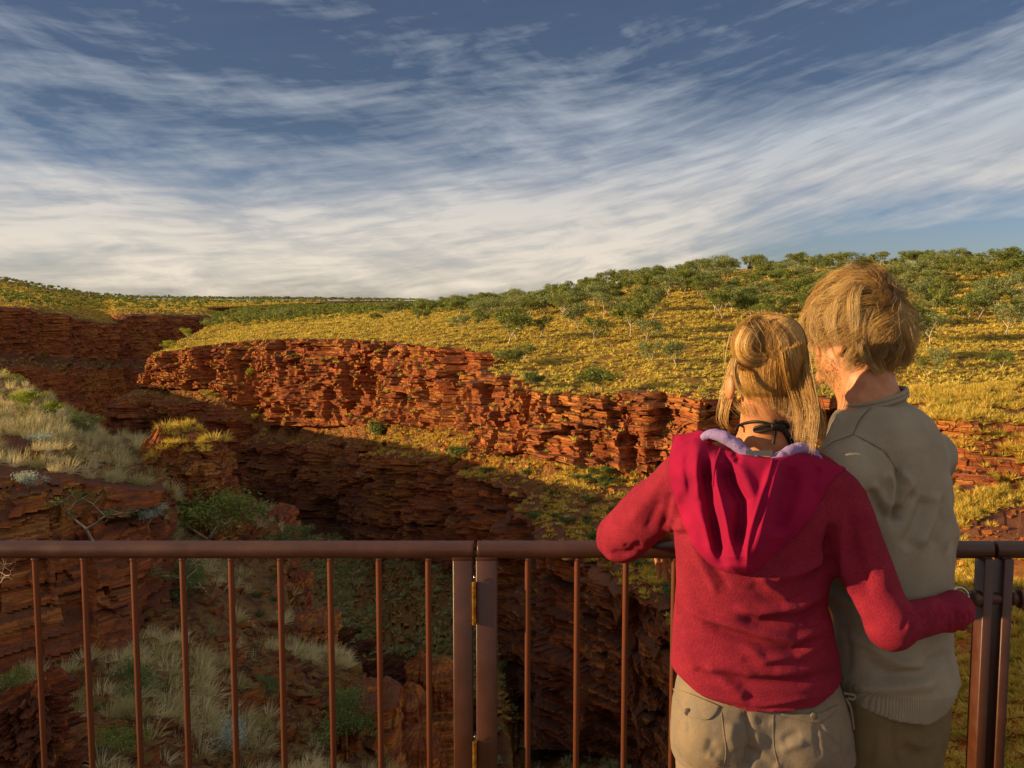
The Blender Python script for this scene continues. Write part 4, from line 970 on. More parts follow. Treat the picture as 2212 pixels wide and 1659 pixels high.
        Q = np.concatenate(Q); Q = Q[(Q >= 0).all(1)]
        E = np.concatenate([Q[:, [0, 1]], Q[:, [1, 2]], Q[:, [2, 3]], Q[:, [3, 0]]])
        for it in range(smooth*2):
            lam = .5 if it % 2 == 0 else -.45
            S_ = np.zeros_like(V); k = np.zeros(len(V))
            for c0, c1 in ((0, 1), (1, 0)):
                for d in range(3): S_[:, d] += np.bincount(E[:, c0], V[E[:, c1], d], len(V))
                k += np.bincount(E[:, c0], minlength=len(V))
            V = V+lam*(S_/np.maximum(k, 1)[:, None]-V)
        return V, Q
def vnormals(V, Q):
    fn = np.cross(V[Q[:, 2]]-V[Q[:, 0]], V[Q[:, 3]]-V[Q[:, 1]]); N = np.zeros_like(V)
    for i in range(4):
        for d in range(3): N[:, d] += np.bincount(Q[:, i], fn[:, d], len(V))
    return N/(np.linalg.norm(N, axis=1, keepdims=True)+1e-12)
def pdist(u, v, poly):
    """distance in photo pixels to a polyline and the place along it 0..1"""
    poly = np.array(poly, float); best = np.full(u.shape, 1e9); par = np.zeros(u.shape)
    seg = np.linalg.norm(np.diff(poly, axis=0), axis=1); cum = np.concatenate([[0], np.cumsum(seg)]); T = cum[-1]
    sd = np.zeros(u.shape)
    for i in range(len(poly)-1):
        a, b = poly[i], poly[i+1]; ab = b-a
        t = np.clip(((u-a[0])*ab[0]+(v-a[1])*ab[1])/(ab@ab), 0, 1)
        dx, dy = u-a[0]-t*ab[0], v-a[1]-t*ab[1]; d = np.hypot(dx, dy); m = d < best
        best = np.where(m, d, best); par = np.where(m, (cum[i]+t*seg[i])/T, par)
        sd = np.where(m, np.sign(ab[0]*dy-ab[1]*dx), sd)
    return best, par, sd
def folds(V, N, F, back=True, k=1.0):
    """F rows: (amplitude mm, width px, sharpness side, polyline). positive = ridge, negative = valley"""
    u, v = proj(V); D = np.zeros(len(V))
    for amp, wd, poly in F:
        d, t, sd = pdist(u, v, poly)
        asym = np.where(sd > 0, 1.0, 1.0)
        D += amp*.001*np.exp(-(d/wd)**2)*np.minimum(1, np.minimum(t, 1-t)*6+.12)*asym
    if back: D *= sstep(.15, -.25, N[:, 1])
    return V+N*(D*k)[:, None]
def zat(py, Y): return float(P(1106, py, Y)[2])
def xat(px, py, Y): return float(P(px, py, Y)[0])
def fabric(name, col, col2, rough=.9, weave=900, bumpk=.35, sheen=.0, big=.12, fuzz=1.0, ribs=None, hemrib=False, pill=0.0):
    m, nt = newmat(name); g = nt.n('ShaderNodeNewGeometry').outputs['Position']
    n = nt.noise(g, weave, 3, .7); n2 = nt.noise(g, 14, 5, .6); n3 = nt.noise(g, 170, 4, .65)
    c = nt.mix(nt.rng(n2, .35, .65), rgb(col), rgb(col2))
    c = nt.mix(nt.m('MULTIPLY', nt.rng(n3, .4, .6), big), c, nt.mix(1.0, c, (.55, .5, .5, 1), 'MULTIPLY'))
    h = nt.m('ADD', nt.m('MULTIPLY', n, .5), nt.m('MULTIPLY', n3, fuzz))
    if ribs:
        w = nt.n('ShaderNodeTexWave', {'Vector': nt.scale(g, ribs[:3]), 'Scale': ribs[3], 'Distortion': .4, 'Detail': 1}, wave_type='BANDS', bands_direction='X').outputs[1]
        h = nt.m('ADD', h, nt.m('MULTIPLY', w, 2.2)); c = nt.mix(nt.rng(w, .0, .5, .45, 0), c, nt.mix(1.0, c, (.45, .42, .4, 1), 'MULTIPLY'))
    if hemrib:
        sx = nt.n('ShaderNodeSeparateXYZ', {0: g}); xa, xb = xat(1806, 1470, 2.16), xat(2076, 1503, 2.16); za, zb = zat(1472, 2.16), zat(1503, 2.16); kk = (zb-za)/(xb-xa)
        below = nt.m('SUBTRACT', nt.m('ADD', nt.m('MULTIPLY', nt.m('SUBTRACT', sx.outputs[0], xa), kk), za), sx.outputs[2])
        msk = nt.rng(below, -.001, .002)
        w = nt.m('ADD', nt.m('MULTIPLY', nt.m('SINE', nt.m('MULTIPLY', nt.m('ADD', sx.outputs[0], nt.m('MULTIPLY', sx.outputs[1], .6)), 1050.0)), .5), .5)
        h = nt.m('ADD', h, nt.m('MULTIPLY', nt.m('MULTIPLY', w, msk), 1.6)); c = nt.mix(nt.m('MULTIPLY', msk, nt.rng(w, .5, 0, 0, .5)), c, nt.mix(1.0, c, (.5, .46, .42, 1), 'MULTIPLY'))
    if pill:
        p_ = nt.noise(g, 330, 4, .75); h = nt.m('ADD', h, nt.m('MULTIPLY', p_, 1.6))
        c = nt.mix(nt.rng(p_, .60, .42, 0, pill), c, nt.mix(1.0, c, (.45, .4, .42, 1), 'MULTIPLY')); c = nt.mix(nt.rng(p_, .56, .72, 0, pill*.5), c, nt.mix(1.0, c, (1.5, 1.9, 1.8, 1), 'MULTIPLY'))
    b = bsdf(nt, c, rough, spec=.15, normal=nt.bump(h, bumpk, .0022), **{'Sheen Weight': sheen, 'Sheen Roughness': .5})
    nt.out(b); return m
FLEECE = fabric('red_fleece', '#9c283c', '#8a2036', weave=1400, bumpk=.9, sheen=.0, pill=.55)
HOODM = fabric('crimson_jersey', '#900e38', '#7e0c34', rough=.92, weave=2200, bumpk=.12, fuzz=.3, sheen=.0)
LILAC = fabric('lilac_fleece', '#9a86b4', '#8673a6', weave=700, bumpk=1.0)
KNIT = fabric('taupe_knit', '#968a76', '#8a7e6a', weave=1800, bumpk=.45, hemrib=True)
RIBK = fabric('taupe_rib_knit', '#968a76', '#8a7e6a', weave=1800, bumpk=.5)
SHORTM = fabric('khaki_canvas', '#73685c', '#827059', rough=.85, weave=1600, bumpk=.3, sheen=.0, big=.2)
TROUM = fabric('olive_canvas', '#6e5c3e', '#64543a', rough=.85, weave=1600, bumpk=.3, sheen=.0)
m, nt = newmat('skin'); g = nt.n('ShaderNodeNewGeometry').outputs['Position']
c = nt.mix(nt.rng(nt.noise(g, 30, 5, .6), .35, .65), rgb('#bc8158'), rgb('#a86c46'))
c = nt.mix(nt.rng(nt.noise(g, 240, 3, .7), .62, .75, 0, .25), c, rgb('#8c5038'))
nt.out(bsdf(nt, c, .5, spec=.35, normal=nt.bump(nt.noise(g, 500, 4, .7), .12, .001), **{'Subsurface Weight': .3, 'Subsurface Radius': (.012, .005, .003), 'Subsurface Scale': 1.0})); SKIN = m
m, nt = newmat('dark_seam'); nt.out(bsdf(nt, rgb('#625a4e'), .9)); SEAM = m
m, nt = newmat('black_cord'); nt.out(bsdf(nt, rgb('#16130f'), .55)); CORD = m
m, nt = newmat('shoe_leather'); nt.out(bsdf(nt, rgb('#4a382a'), .6)); SHOE = m
m, nt = newmat('button'); nt.out(bsdf(nt, rgb('#5f5346'), .4)); BUTM = m
def hairmat(name, stops):
    m, nt = newmat(name); t = nt.attr('tint')
    c = nt.ramp(t, stops)
    b = bsdf(nt, c, .42, spec=.5)
    tr = nt.n('ShaderNodeBsdfTranslucent', {'Color': c})
    nt.out(nt.n('ShaderNodeMixShader', {0: .3, 1: b.outputs[0], 2: tr.outputs[0]})); return m
WHAIR = hairmat('blonde_hair', [(0, rgb('#4a2e16')[:3]), (.3, rgb('#966630')[:3]), (.6, rgb('#c8984e')[:3]), (1, rgb('#ecca88')[:3])])
MHAIR = hairmat('dark_blond_hair', [(0, rgb('#4a3218')[:3]), (.3, rgb('#8f6a38')[:3]), (.6, rgb('#c49a56')[:3]), (1, rgb('#eccc8c')[:3])])
def strands(name, paths, rad, tint, mat, parent):
    """paths n,k,3 -> thin tapering three-sided hairs in one mesh"""
    n, k = paths.shape[:2]
    t = np.gradient(paths, axis=1); t /= np.linalg.norm(t, axis=2, keepdims=True)+1e-9
    up = np.array([.3, -1, .2]); a = np.cross(t, up); a /= np.linalg.norm(a, axis=2, keepdims=True)+1e-9; b = np.cross(t, a)
    s = np.linspace(0, 1, k)[None, :, None]; R = (rad[:, None, None]*(1-s**2.2*.85))
    V = []
    for j in range(3):
        an = j*2*np.pi/3; V.append(paths+R*(math.cos(an)*a+math.sin(an)*b))
    V = np.stack(V, 2)                                          # n,k,3,3
    base = (np.arange(n)*k*3)[:, None, None]; i = np.arange(k-1)[None, :, None]*3; j = np.arange(3)[None, None]; j2 = (j+1) % 3
    F = np.stack([base+i+j, base+i+j2, base+i+3+j2, base+i+3+j], -1).reshape(-1, 4)
    me = mesh(name, V.reshape(-1, 3), F, mat, True, {'tint': np.repeat(tint, k*3)})
    return obj(name, me, parent)
def bvh(V, Q):
    from mathutils.bvhtree import BVHTree
    return BVHTree.FromPolygons([tuple(v) for v in V], [tuple(int(i) for i in q) for q in Q])
CAMP = Vector((0, 0, CAMH))
def hit(tree, px, py, default=None):
    d = Vector(P(px, py, 2.2)-np.array(CAMP)).normalized(); h = tree.ray_cast(CAMP, d)
    return (h[3] if h[3] is not None else default), d
def patch(tree, left, right, n, m, off, top=None, blur=0, default=2.2, jit=None):
    """a sheet of cloth laid over a body: left/right edge curves (lists of px,py top to bottom); off(a,v)->m above the body"""
    L = resamp(left, m); R = resamp(right, m); a = np.linspace(0, 1, n)[:, None, None]
    UV = L[None]*(1-a)+R[None]*a
    if top is not None:
        T = resamp(top, n); v = np.linspace(0, 1, m)[None, :, None]
        UV = UV+((1-v)**2)*(T[:, None]-UV[:, :1])
    D = np.full((n, m), np.nan)
    for i in range(n):
        for j in range(m):
            h, _ = hit(tree, UV[i, j, 0], UV[i, j, 1])
            if h is not None: D[i, j] = h
    med = np.nanmedian(D) if np.isfinite(D).any() else default
    bad = ~np.isfinite(D) | (D > med+.16)
    for i in range(n):
        g = ~bad[i]
        if g.sum() > 1: D[i] = np.interp(np.arange(m), np.arange(m)[g], D[i][g])
    D = np.where(np.isfinite(D), D, med)
    for _ in range(blur):
        D[1:-1] = .25*D[:-2]+.5*D[1:-1]+.25*D[2:]; D[:, 1:-1] = .25*D[:, :-2]+.5*D[:, 1:-1]+.25*D[:, 2:]
    dirs = P(UV[..., 0], UV[..., 1], 2.2)-np.array(CAMP); dirs /= np.linalg.norm(dirs, axis=-1, keepdims=True)
    A, Vv = np.meshgrid(np.linspace(0, 1, n), np.linspace(0, 1, m), indexing='ij')
    o = off(A, Vv, UV[..., 0], UV[..., 1])
    return np.array(CAMP)+dirs*(D-o)[..., None], UV
def resamp(c, n):
    c = np.array(c, float); s = np.concatenate([[0], np.cumsum(np.linalg.norm(np.diff(c, axis=0), axis=1))]); t = np.linspace(0, s[-1], n)
    u = np.interp(t, s, np.arange(len(c))); return crom(c, u)
def closed(G, inward=.004):
    """give a patch a thickness: same grid again a little further away, joined round the edge"""
    n, m = G.shape[:2]; V1 = G.reshape(-1, 3); d = V1-np.array(CAMP); d /= np.linalg.norm(d, axis=1, keepdims=True)
    V2 = V1+d*inward; F = grid_faces(n, m); k = n*m
    B = [(i, i+m) for i in range(0, (n-1)*m, m)]; e = []
    for i in range(n-1): e += [(i*m, (i+1)*m), ((i+1)*m+m-1, i*m+m-1)]
    for j in range(m-1): e += [(j+1, j), ((n-1)*m+j, (n-1)*m+j+1)]
    e = np.array(e); return np.concatenate([V1, V2]), np.concatenate([F, F[:, ::-1]+k, np.stack([e[:, 0], e[:, 1], e[:, 1]+k, e[:, 0]+k], 1)])
def hand(fld, wrist, dirv, palmn, L=.18, curl=.5, side=1, spread=.12, thumb=True):
    """palm, four unequal bent fingers and a thumb from the side of the palm"""
    d = np.array(dirv, float); d /= np.linalg.norm(d); n = np.array(palmn, float); n -= d*(n@d); n /= np.linalg.norm(n); s = np.cross(n, d)*side
    w = np.array(wrist, float); pc = w+d*.045
    fld.ell(w+d*.045, (.040, .016, .050), .012, yaw=0) if False else None
    for q in (-.028, -.009, .009, .028): fld.cone(w+d*.005+s*q*.55, w+d*.085+s*q, .015, .0125, .010)
    tips = []
    for i, (q, ln) in enumerate(((-.030, .062), (-.010, .075), (.010, .082), (.030, .072))):
        p = w+d*.088+s*q; dd = d+s*q*spread*20*.1
        for j, (fr, rr) in enumerate(((.46, .0085), (.31, .0078), (.23, .0070))):
            ang = curl*(.55+.35*j)*(1+.12*(i-1.5)); c_, s_ = math.cos(ang), math.sin(ang)
            dd = dd*c_+n*s_; dd /= np.linalg.norm(dd); n2 = n
            q2 = p+dd*ln*fr; fld.cone(p, q2, rr+.00042, rr, .004); p = q2
        tips.append(p)
    if thumb:
        p = w+d*.02+s*.030; q2 = p+(d*.6+s*.7+n*.25)*.035; q3 = q2+(d*.85+s*.2+n*.4)*.032
        fld.cone(p, q2, .014, .011, .012); fld.cone(q2, q3, .0105, .0088, .005)
    return tips
def sl(rows):
    """(py, left px, right px, half depth, centre Y) -> slice rows"""
    out = []
    for py, xl, xr, b, Y in rows:
        p0, p1 = P(xl, py, Y), P(xr, py, Y); out.append((p0[2], (p0[0]+p1[0])/2, Y, (p1[0]-p0[0])/2, b))
    return out
z5 = lambda *pts: [((1300+x/2.192)*.958, (1150+y/2.192)*.958) for x, y in pts]       # photo close-up coordinates to photo pixels
z4 = lambda *pts: [((1500+x/4.609)*.958, (960+y/4.609)*.958) for x, y in pts]
z3 = lambda *pts: [((1820+x/4.047)*.958, (840+y/4.047)*.958) for x, y in pts]
z7 = lambda *pts: [((1500+x/3.403)*.958, (1500+y/3.403)*.958) for x, y in pts]
zh = lambda *pts: [((1580+x/3.607)*.958, (600+y/3.607)*.958) for x, y in pts]
zm = lambda *pts: [((1750+x/5.186)*.958, (580+y/5.186)*.958) for x, y in pts]
# ------------------------------------------------------------------------------------------------ the woman
def PT(px, py, Y): return P(px, py, Y)
woman = empty('person', (xat(1650, 2240, 2.17), 2.17, 0))
tag(woman, 'fair-haired person in a red hooded fleece and khaki shorts leaning on the handrail', 'person')
WL_sh, WL_el, WL_wr = PT(1492, 1020, 2.15), PT(1345, 1160, 2.37), PT(1428, 1142, 2.535)
WR_sh, WR_el, WR_wr = PT(1800, 1062, 2.13), PT(1925, 1352, 2.035), PT(2068, 1326, 2.13)
f = Field((.18, 1.90, -.02), (1.12, 2.68, 1.72), .0055)
HC = PT(1660, 765, 2.115)                                                             # middle of her skull
f.ell(HC+np.array([0, 0, -.008]), (.070, .088, .086), .02)
f.ell(HC+np.array([0, .045, -.055]), (.052, .058, .070), .03)                          # face and jaw
f.cone(HC+np.array([-.0, .095, -.045]), HC+np.array([0, .108, -.062]), .010, .013, .012)   # nose
f.ell(HC+np.array([0, .088, -.095]), (.026, .014, .012), .01)                          # mouth
for sx in (-1, 1):
    f.ell(HC+np.array([sx*.031, .083, -.025]), (.014, .010, .010), .006)
f.cone(HC+np.array([0, -.005, -.07]), PT(1648, 985, 2.16), .054, .060, .03)
EAR = PT(1577, 838, 2.115)
f.ell(EAR, (.008, .017, .030), .006, yaw=.45, pitch=.1); f.ell(EAR+np.array([2*(HC[0]-EAR[0]), 0, 0]), (.010, .019, .031), .006, yaw=-.5)
f.slices(sl([(960, 1590, 1720, .055, 2.165), (985, 1540, 1765, .075, 2.165), (1030, 1500, 1810, .095, 2.16), (1150, 1475, 1795, .10, 2.155), (1300, 1480, 1770, .095, 2.16), (1450, 1470, 1795, .105, 2.17), (1600, 1468, 1825, .115, 2.18), (1690, 1480, 1815, .10, 2.18)]), .05, ext=-.012)
f.cone(WL_sh, WL_el, .042, .034, .03); f.cone(WL_el, WL_wr, .030, .022, .02)
f.cone(WR_sh, WR_el, .042, .034, .03); f.cone(WR_el, WR_wr, .030, .022, .02)
hand(f, WL_wr, (.25, .35, -.9), (-.2, -.8, -.5), curl=.22, side=-1)
hand(f, WR_wr+np.array([.01, .05, .004]), (-.25, .95, .05), (-.9, -.2, 0), curl=.45, side=1)
f.cone(WR_wr, WR_wr+np.array([.01, .05, .004]), .022, .022, .01)
for (px, s_) in ((1548, -1), (1745, 1)):
    hip = PT(px, 1640, 2.18); kn = np.array([hip[0], 2.20, .45]); an = np.array([hip[0]+s_*.0, 2.17, .09])
    f.cone(hip, kn, .082, .052, .03); f.cone(kn, an, .052, .034, .02); f.ell(an+np.array([0, -.03, -.18+.15]), (.044, .05, .06), .02)
    f.cone(kn+np.array([0, -.02, -.08]), kn+np.array([0, -.02, -.2]), .048, .04, .03)
    f.cone(an+np.array([0, -.02, -.055]), an+np.array([s_*.02, .13, -.065]), .032, .024, .02)
V, Q = f.mesh(3); WB = bvh(V, Q)
wb = obj('body', mesh('woman_body', V-np.array(woman.location), Q, SKIN, True), woman)
def child(name, V, Q, mat, parent, who, smooth=True, attrs=None):
    return obj(name, mesh(name, V-np.array(who.location), Q, mat, smooth, attrs), parent)
for s_, px in ((-1, 1548), (1, 1745)):
    mb = MB(); hx = PT(px, 1640, 2.18)[0]; g = Field((hx-.09, 2.0, -.01), (hx+.11, 2.42, .16), .005)
    g.cone((hx, 2.10, .045), (hx+s_*.02, 2.31, .035), .046, .040, .02); g.ell((hx, 2.12, .09), (.047, .06, .06), .02); g.cutbelow(lambda x, y: 0*x+.004)
    a, b = g.mesh(2); child('shoe', a, b, SHOE, woman, woman)
# fleece
f = Field((.14, 1.88, .66), (1.16, 2.62, 1.46), .0042)
f.slices(sl([(958, 1575, 1735, .060, 2.165), (985, 1520, 1785, .085, 2.16), (1030, 1482, 1822, .105, 2.155), (1090, 1464, 1822, .118, 2.15), (1160, 1458, 1806, .122, 2.15), (1235, 1462, 1792, .120, 2.152), (1300, 1459, 1785, .116, 2.155), (1380, 1454, 1802, .122, 2.16), (1460, 1449, 1817, .130, 2.17), (1600, 1446, 1832, .134, 2.17)]), .02, p=2.15)
f.cone(WL_sh+np.array([.01, 0, .01]), WL_el, .064, .056, .05); f.cone(WL_sh*.45+WL_el*.55, WL_el+np.array([0, 0, .0]), .066, .060, .03)
f.cone(WL_el, WL_wr+np.array([-.03, -.012, .01]), .054, .042, .025)
f.cone(WR_sh, WR_el, .068, .050, .045); f.cone(WR_el, WR_wr+np.array([.012, .03, .0]), .047, .040, .03)
f.cone(WR_wr+np.array([-.01, .0, .0]), WR_wr+np.array([.012, .05, .004]), .040, .036, .02)
hem = [(1440, 1455), (1452, 1470), (1508, 1508), (1560, 1525), (1621, 1537), (1682, 1537), (1761, 1532), (1827, 1504), (1850, 1490)]
hx_ = np.array([xat(a, b, 2.05) for a, b in hem]); hz_ = np.array([zat(b, 2.05) for a, b in hem])
armx = xat(1838, 1300, 2.1)
f.cutbelow(lambda x, y: np.interp(x.ravel(), hx_, hz_).reshape(x.shape)+0*y)
f.ell(PT(1652, 945, 2.14), (.062, .085, .045), .01, op='s')                             # neck opening
V, Q = f.mesh(3); N = vnormals(V, Q)
FW = [(5, 9, z5((900, 320), (960, 385), (1060, 440))), (-2.5, 12, z5((860, 360), (930, 430), (1040, 480))), (7, 11, z5((770, 480), (900, 505), (1100, 480), (1230, 400))), (-7, 12, z5((790, 530), (900, 560), (1100, 540), (1235, 470))),
      (8, 12, z5((490, 440), (640, 530), (780, 570), (920, 610), (1075, 645), (1190, 600), (1270, 545))), (-9, 12, z5((620, 560), (780, 620), (920, 660), (1075, 695), (1200, 660))),
      (5, 14, z5((480, 560), (560, 700), (640, 760), (850, 800), (1100, 800), (1290, 740))), (-6, 12, z5((600, 800), (850, 850), (1100, 850), (1290, 800))),
      (5, 10, z5((830, 680), (930, 740), (1100, 720), (1250, 640))), (-2, 12, z5((820, 720), (900, 790), (1000, 790))), (6, 12, z5((640, 760), (760, 870), (850, 930))), (-1.5, 12, z5((800, 860), (850, 930), (880, 960))),
      (7, 14, z5((1255, 200), (1190, 270), (1080, 310), (940, 330))), (-8, 10, z5((1262, 120), (1240, 200), (1225, 290), (1100, 360))), (-9, 9, z5((1265, 60), (1250, 180), (1262, 300))), (6, 12, z5((1330, 20), (1310, 150), (1330, 300), (1380, 420))),
      (-3, 8, z5((1400, 0), (1450, 200), (1520, 360))), (5, 9, z5((560, 130), (640, 300), (700, 420))), (-4, 9, z5((600, 120), (690, 290), (760, 400))), (-5, 8, z5((450, 100), (470, 130), (560, 120))), (6, 9, z5((430, 70), (470, 100), (540, 80))),
      (-6, 8, z5((500, 500), (480, 560), (520, 620))), (4, 10, z5((500, 640), (560, 720), (600, 800))), (-3, 7, z5((660, 960), (900, 985), (1180, 975))), (2, 5, z5((560, 900), (900, 975), (1300, 900))),
      # left sleeve
      (-6, 12, [(1500, 1030), (1478, 1080), (1470, 1130)]), (5, 10, [(1478, 1050), (1455, 1090), (1450, 1140)]), (-5, 10, [(1452, 1060), (1440, 1110), (1438, 1150)]), (4, 12, [(1440, 1020), (1400, 1080), (1360, 1130)]), (-4, 10, [(1425, 1080), (1408, 1120), (1395, 1150)]),
      (-4, 7, [(1320, 1192), (1350, 1196), (1390, 1180)]), (3, 6, [(1310, 1202), (1345, 1208), (1385, 1192)]), (-3, 6, [(1345, 1178), (1365, 1182), (1385, 1170)]), (-4, 7, [(1452, 1120), (1458, 1150), (1450, 1175)]),
      (2, 4, [(1300, 1130), (1292, 1165), (1296, 1195)]),
      # right sleeve
      (5, 14, [(1862, 1080), (1880, 1180), (1915, 1280)]), (-5, 12, [(1835, 1100), (1850, 1200), (1880, 1290)]), (4, 12, [(1820, 1180), (1840, 1280), (1880, 1350)])]
rq = random.Random(4)
x = 1950
while x < 2092:
    k = rq.uniform(.5, 1.4); a, b = rq.uniform(0, 26), rq.uniform(0, 30)
    FW += [(-3.4*k, 4.0, [(x, 1300+a), (x+9, 1335), (x+rq.uniform(-4, 8), 1376-b)]), (2.4*k, 4.5, [(x+7, 1300+a), (x+16, 1335), (x+11, 1376-b)])]; x += rq.uniform(9, 21)
V = folds(V, N, FW, k=1.6)
u_, v_ = proj(V)
V = V+N*(.0022*fbm(V[:, 0]*16, V[:, 2]*26, V[:, 1]*16, o=3, seed=91))[:, None]
fl = child('fleece_jacket', V, Q, FLEECE, woman, woman); WT = bvh(V, Q)
# hood lying on her back
HLt = [(1457, 942), (1446, 985), (1446, 1034), (1458, 1080), (1474, 1127), (1499, 1180), (1530, 1216), (1562, 1234), (1600, 1243)]
HRt = [(1828, 1011), (1796, 1040), (1778, 1072), (1740, 1136), (1700, 1174), (1660, 1210), (1636, 1232), (1622, 1240), (1608, 1243)]
HTp = [(1457, 942), (1490, 938), (1520, 933), (1545, 963), (1582, 977), (1624, 987), (1670, 992), (1707, 986), (1745, 976), (1765, 979), (1780, 996), (1828, 1011)]
HF = [(15, 13, z4((330, 130), (330, 420), (300, 800), (410, 1050), (470, 1300), (560, 1460))), (10, 12, z4((180, 260), (170, 500), (240, 850), (340, 1150))), (-9, 9, z4((250, 250), (200, 420), (270, 700), (330, 900))),
      (-34, 13, z4((400, 330), (450, 640), (510, 1000), (560, 1300), (600, 1470))), (15, 8, z4((530, 260), (530, 600), (610, 900), (670, 1150), (740, 1400))), (-32, 15, z4((600, 380), (680, 620), (790, 800), (790, 1000), (740, 1280))),
      (9, 14, z4((720, 330), (850, 560), (930, 760), (850, 1000), (830, 1300))), (8, 7, z4((1110, 380), (1010, 700), (930, 960), (870, 1200), (850, 1400))),
      (22, 16, z4((1200, 360), (1120, 700), (1030, 1050), (950, 1300), (900, 1450))), (-24, 26, z4((1330, 420), (1220, 800), (1130, 1150))), (8, 18, z4((1500, 420), (1430, 800), (1300, 1080), (1120, 1280))),
      (-9, 9, z4((1600, 420), (1520, 640), (1560, 700))), (8, 8, z4((1640, 400), (1640, 560), (1600, 700))), (7, 6, z4((1720, 400), (1760, 440), (1860, 445))), (-9, 7, z4((700, 280), (760, 330), (740, 400))), (-6, 6, z4((560, 290), (640, 380), (690, 430))),
      (6, 8, z4((100, 130), (200, 180), (330, 130))), (9, 12, z4((600, 1480), (750, 1470), (900, 1460)))]
def hoff(a, v, U, W2):
    e = np.minimum(np.minimum(a, 1-a)*2.2, 1); e = np.minimum(e, (1-v)*4.0)
    lft = .050*np.clip(a*3.2, 0, 1)**.6; rgt = .066*np.clip((1-a)/.46, 0, 1)**.95
    o = .004+np.minimum(lft, rgt)*np.clip((1-v)*4.0, 0, 1)**.6*(1-.2*v)
    for amp, wd, poly in HF:
        d, t, sd = pdist(U, W2, poly); o = o+amp*.00105*np.exp(-(d/wd)**2)*np.minimum(1, np.minimum(t, 1-t)*5+.15)*np.clip(e*3, 0, 1)
    return np.maximum(o, .002)
G, UV = patch(WT, HLt, HRt, 210, 200, hoff, HTp, blur=14)
rim = []
for k, (dy, dz) in enumerate(((.035, -.045), (.030, -.020), (.020, -.004), (.009, .0015))):           # the edge rolls over to the inside
    rim.append(G[:, :1]+np.array([0, dy, dz]))
G2 = np.concatenate(rim+[G], 1)
Vh, Fh = closed(G2, .006)
hood = child('hood', Vh, Fh, HOODM, fl, woman)
# seams, lilac lining, label and neck cord
def curve3(pts, Y, tree=None, off=.002, n=40):
    c = resamp(pts, n); out = []
    for i, (a, b) in enumerate(c):
        if tree is not None:
            h, d = hit(tree, a, b)
            out.append(np.array(CAMP)+np.array(d)*((h if h else 2.2)-off))
        else:
            out.append(P(a, b, Y if np.isscalar(Y) else np.interp(i/(n-1), np.linspace(0, 1, len(Y)), Y)))
    return np.array(out)
HT_ = bvh(Vh, Fh)
for pts in (z4((1115, 352), (1060, 560), (1000, 720), (930, 940), (880, 1130), (855, 1290), (850, 1400)), z4((575, 240), (520, 400), (500, 620))):
    c = curve3(pts, 0, HT_, .0012); mb = MB(); tube(mb, c, .0034, 8); o = mb.build('hood_seam', HOODM, hood, True); o.data.transform(Matrix.Translation(-woman.location))
mb = MB()
tube(mb, curve3([(1518, 946), (1534, 938), (1552, 941), (1572, 950), (1590, 962), (1612, 978), (1640, 992)], [2.10, 2.085, 2.075, 2.07, 2.065, 2.06, 2.055]), np.interp(np.linspace(0, 1, 40), [0, .2, .5, .8, 1], [.008, .014, .014, .012, .006]), 16)
tube(mb, curve3([(1662, 997), (1690, 984), (1715, 970), (1738, 968), (1756, 976), (1770, 990)], [2.055, 2.06, 2.065, 2.075, 2.085, 2.10]), np.interp(np.linspace(0, 1, 40), [0, .2, .6, 1], [.006, .012, .013, .007]), 16)
V_ = np.concatenate(mb.v); k_ = fbm(V_[:, 0]*90, V_[:, 1]*90, V_[:, 2]*90, o=2, seed=3); mb.v = [V_+np.array([0, -.003, .003])*k_[:, None]]
o = mb.build('lining', LILAC, hood, True); o.data.transform(Matrix.Translation(-woman.location))
mb = MB(); c = P(1640, 979, 2.052); box(mb, c-np.array([.030, .001, .006]), c+np.array([.030, .001, .006])); m_, n_ = newmat('grey_tape'); n_.out(bsdf(n_, rgb('#5f5f62'), .7))
o = mb.build('neck_label', m_, fl); o.data.transform(Matrix.Translation(-woman.location))
mb = MB()
tube(mb, curve3([(1588, 930), (1598, 918), (1625, 911), (1652, 913), (1676, 922), (1688, 922), (1704, 938), (1716, 962)], 0, WB, .003), .0032, 8)
tube(mb, curve3([(1676, 922), (1655, 930), (1632, 932), (1632, 924), (1655, 919), (1678, 918)], 0, WB, .007), .0036, 8)
tube(mb, curve3([(1680, 920), (1688, 912), (1700, 916), (1702, 926), (1690, 930), (1680, 926)], 0, WB, .008), .0042, 8)
tube(mb, curve3([(1674, 908), (1674, 925), (1674, 940), (1670, 958)], 0, WB, .009), np.interp(np.linspace(0, 1, 40), [0, .5, .75, 1], [.0038, .0045, .003, .0045]), 8)
tube(mb, curve3([(1690, 926), (1702, 945), (1708, 965), (1712, 984)], 0, WB, .006), np.interp(np.linspace(0, 1, 40), [0, .3, .6, 1], [.005, .005, .003, .0055]), 8)
tube(mb, curve3([(1666, 922), (1680, 920), (1690, 924)], 0, WB, .010, 8), .0085, 10)
o = mb.build('neck_cord', CORD, woman, True); o.data.transform(Matrix.Translation(-woman.location))
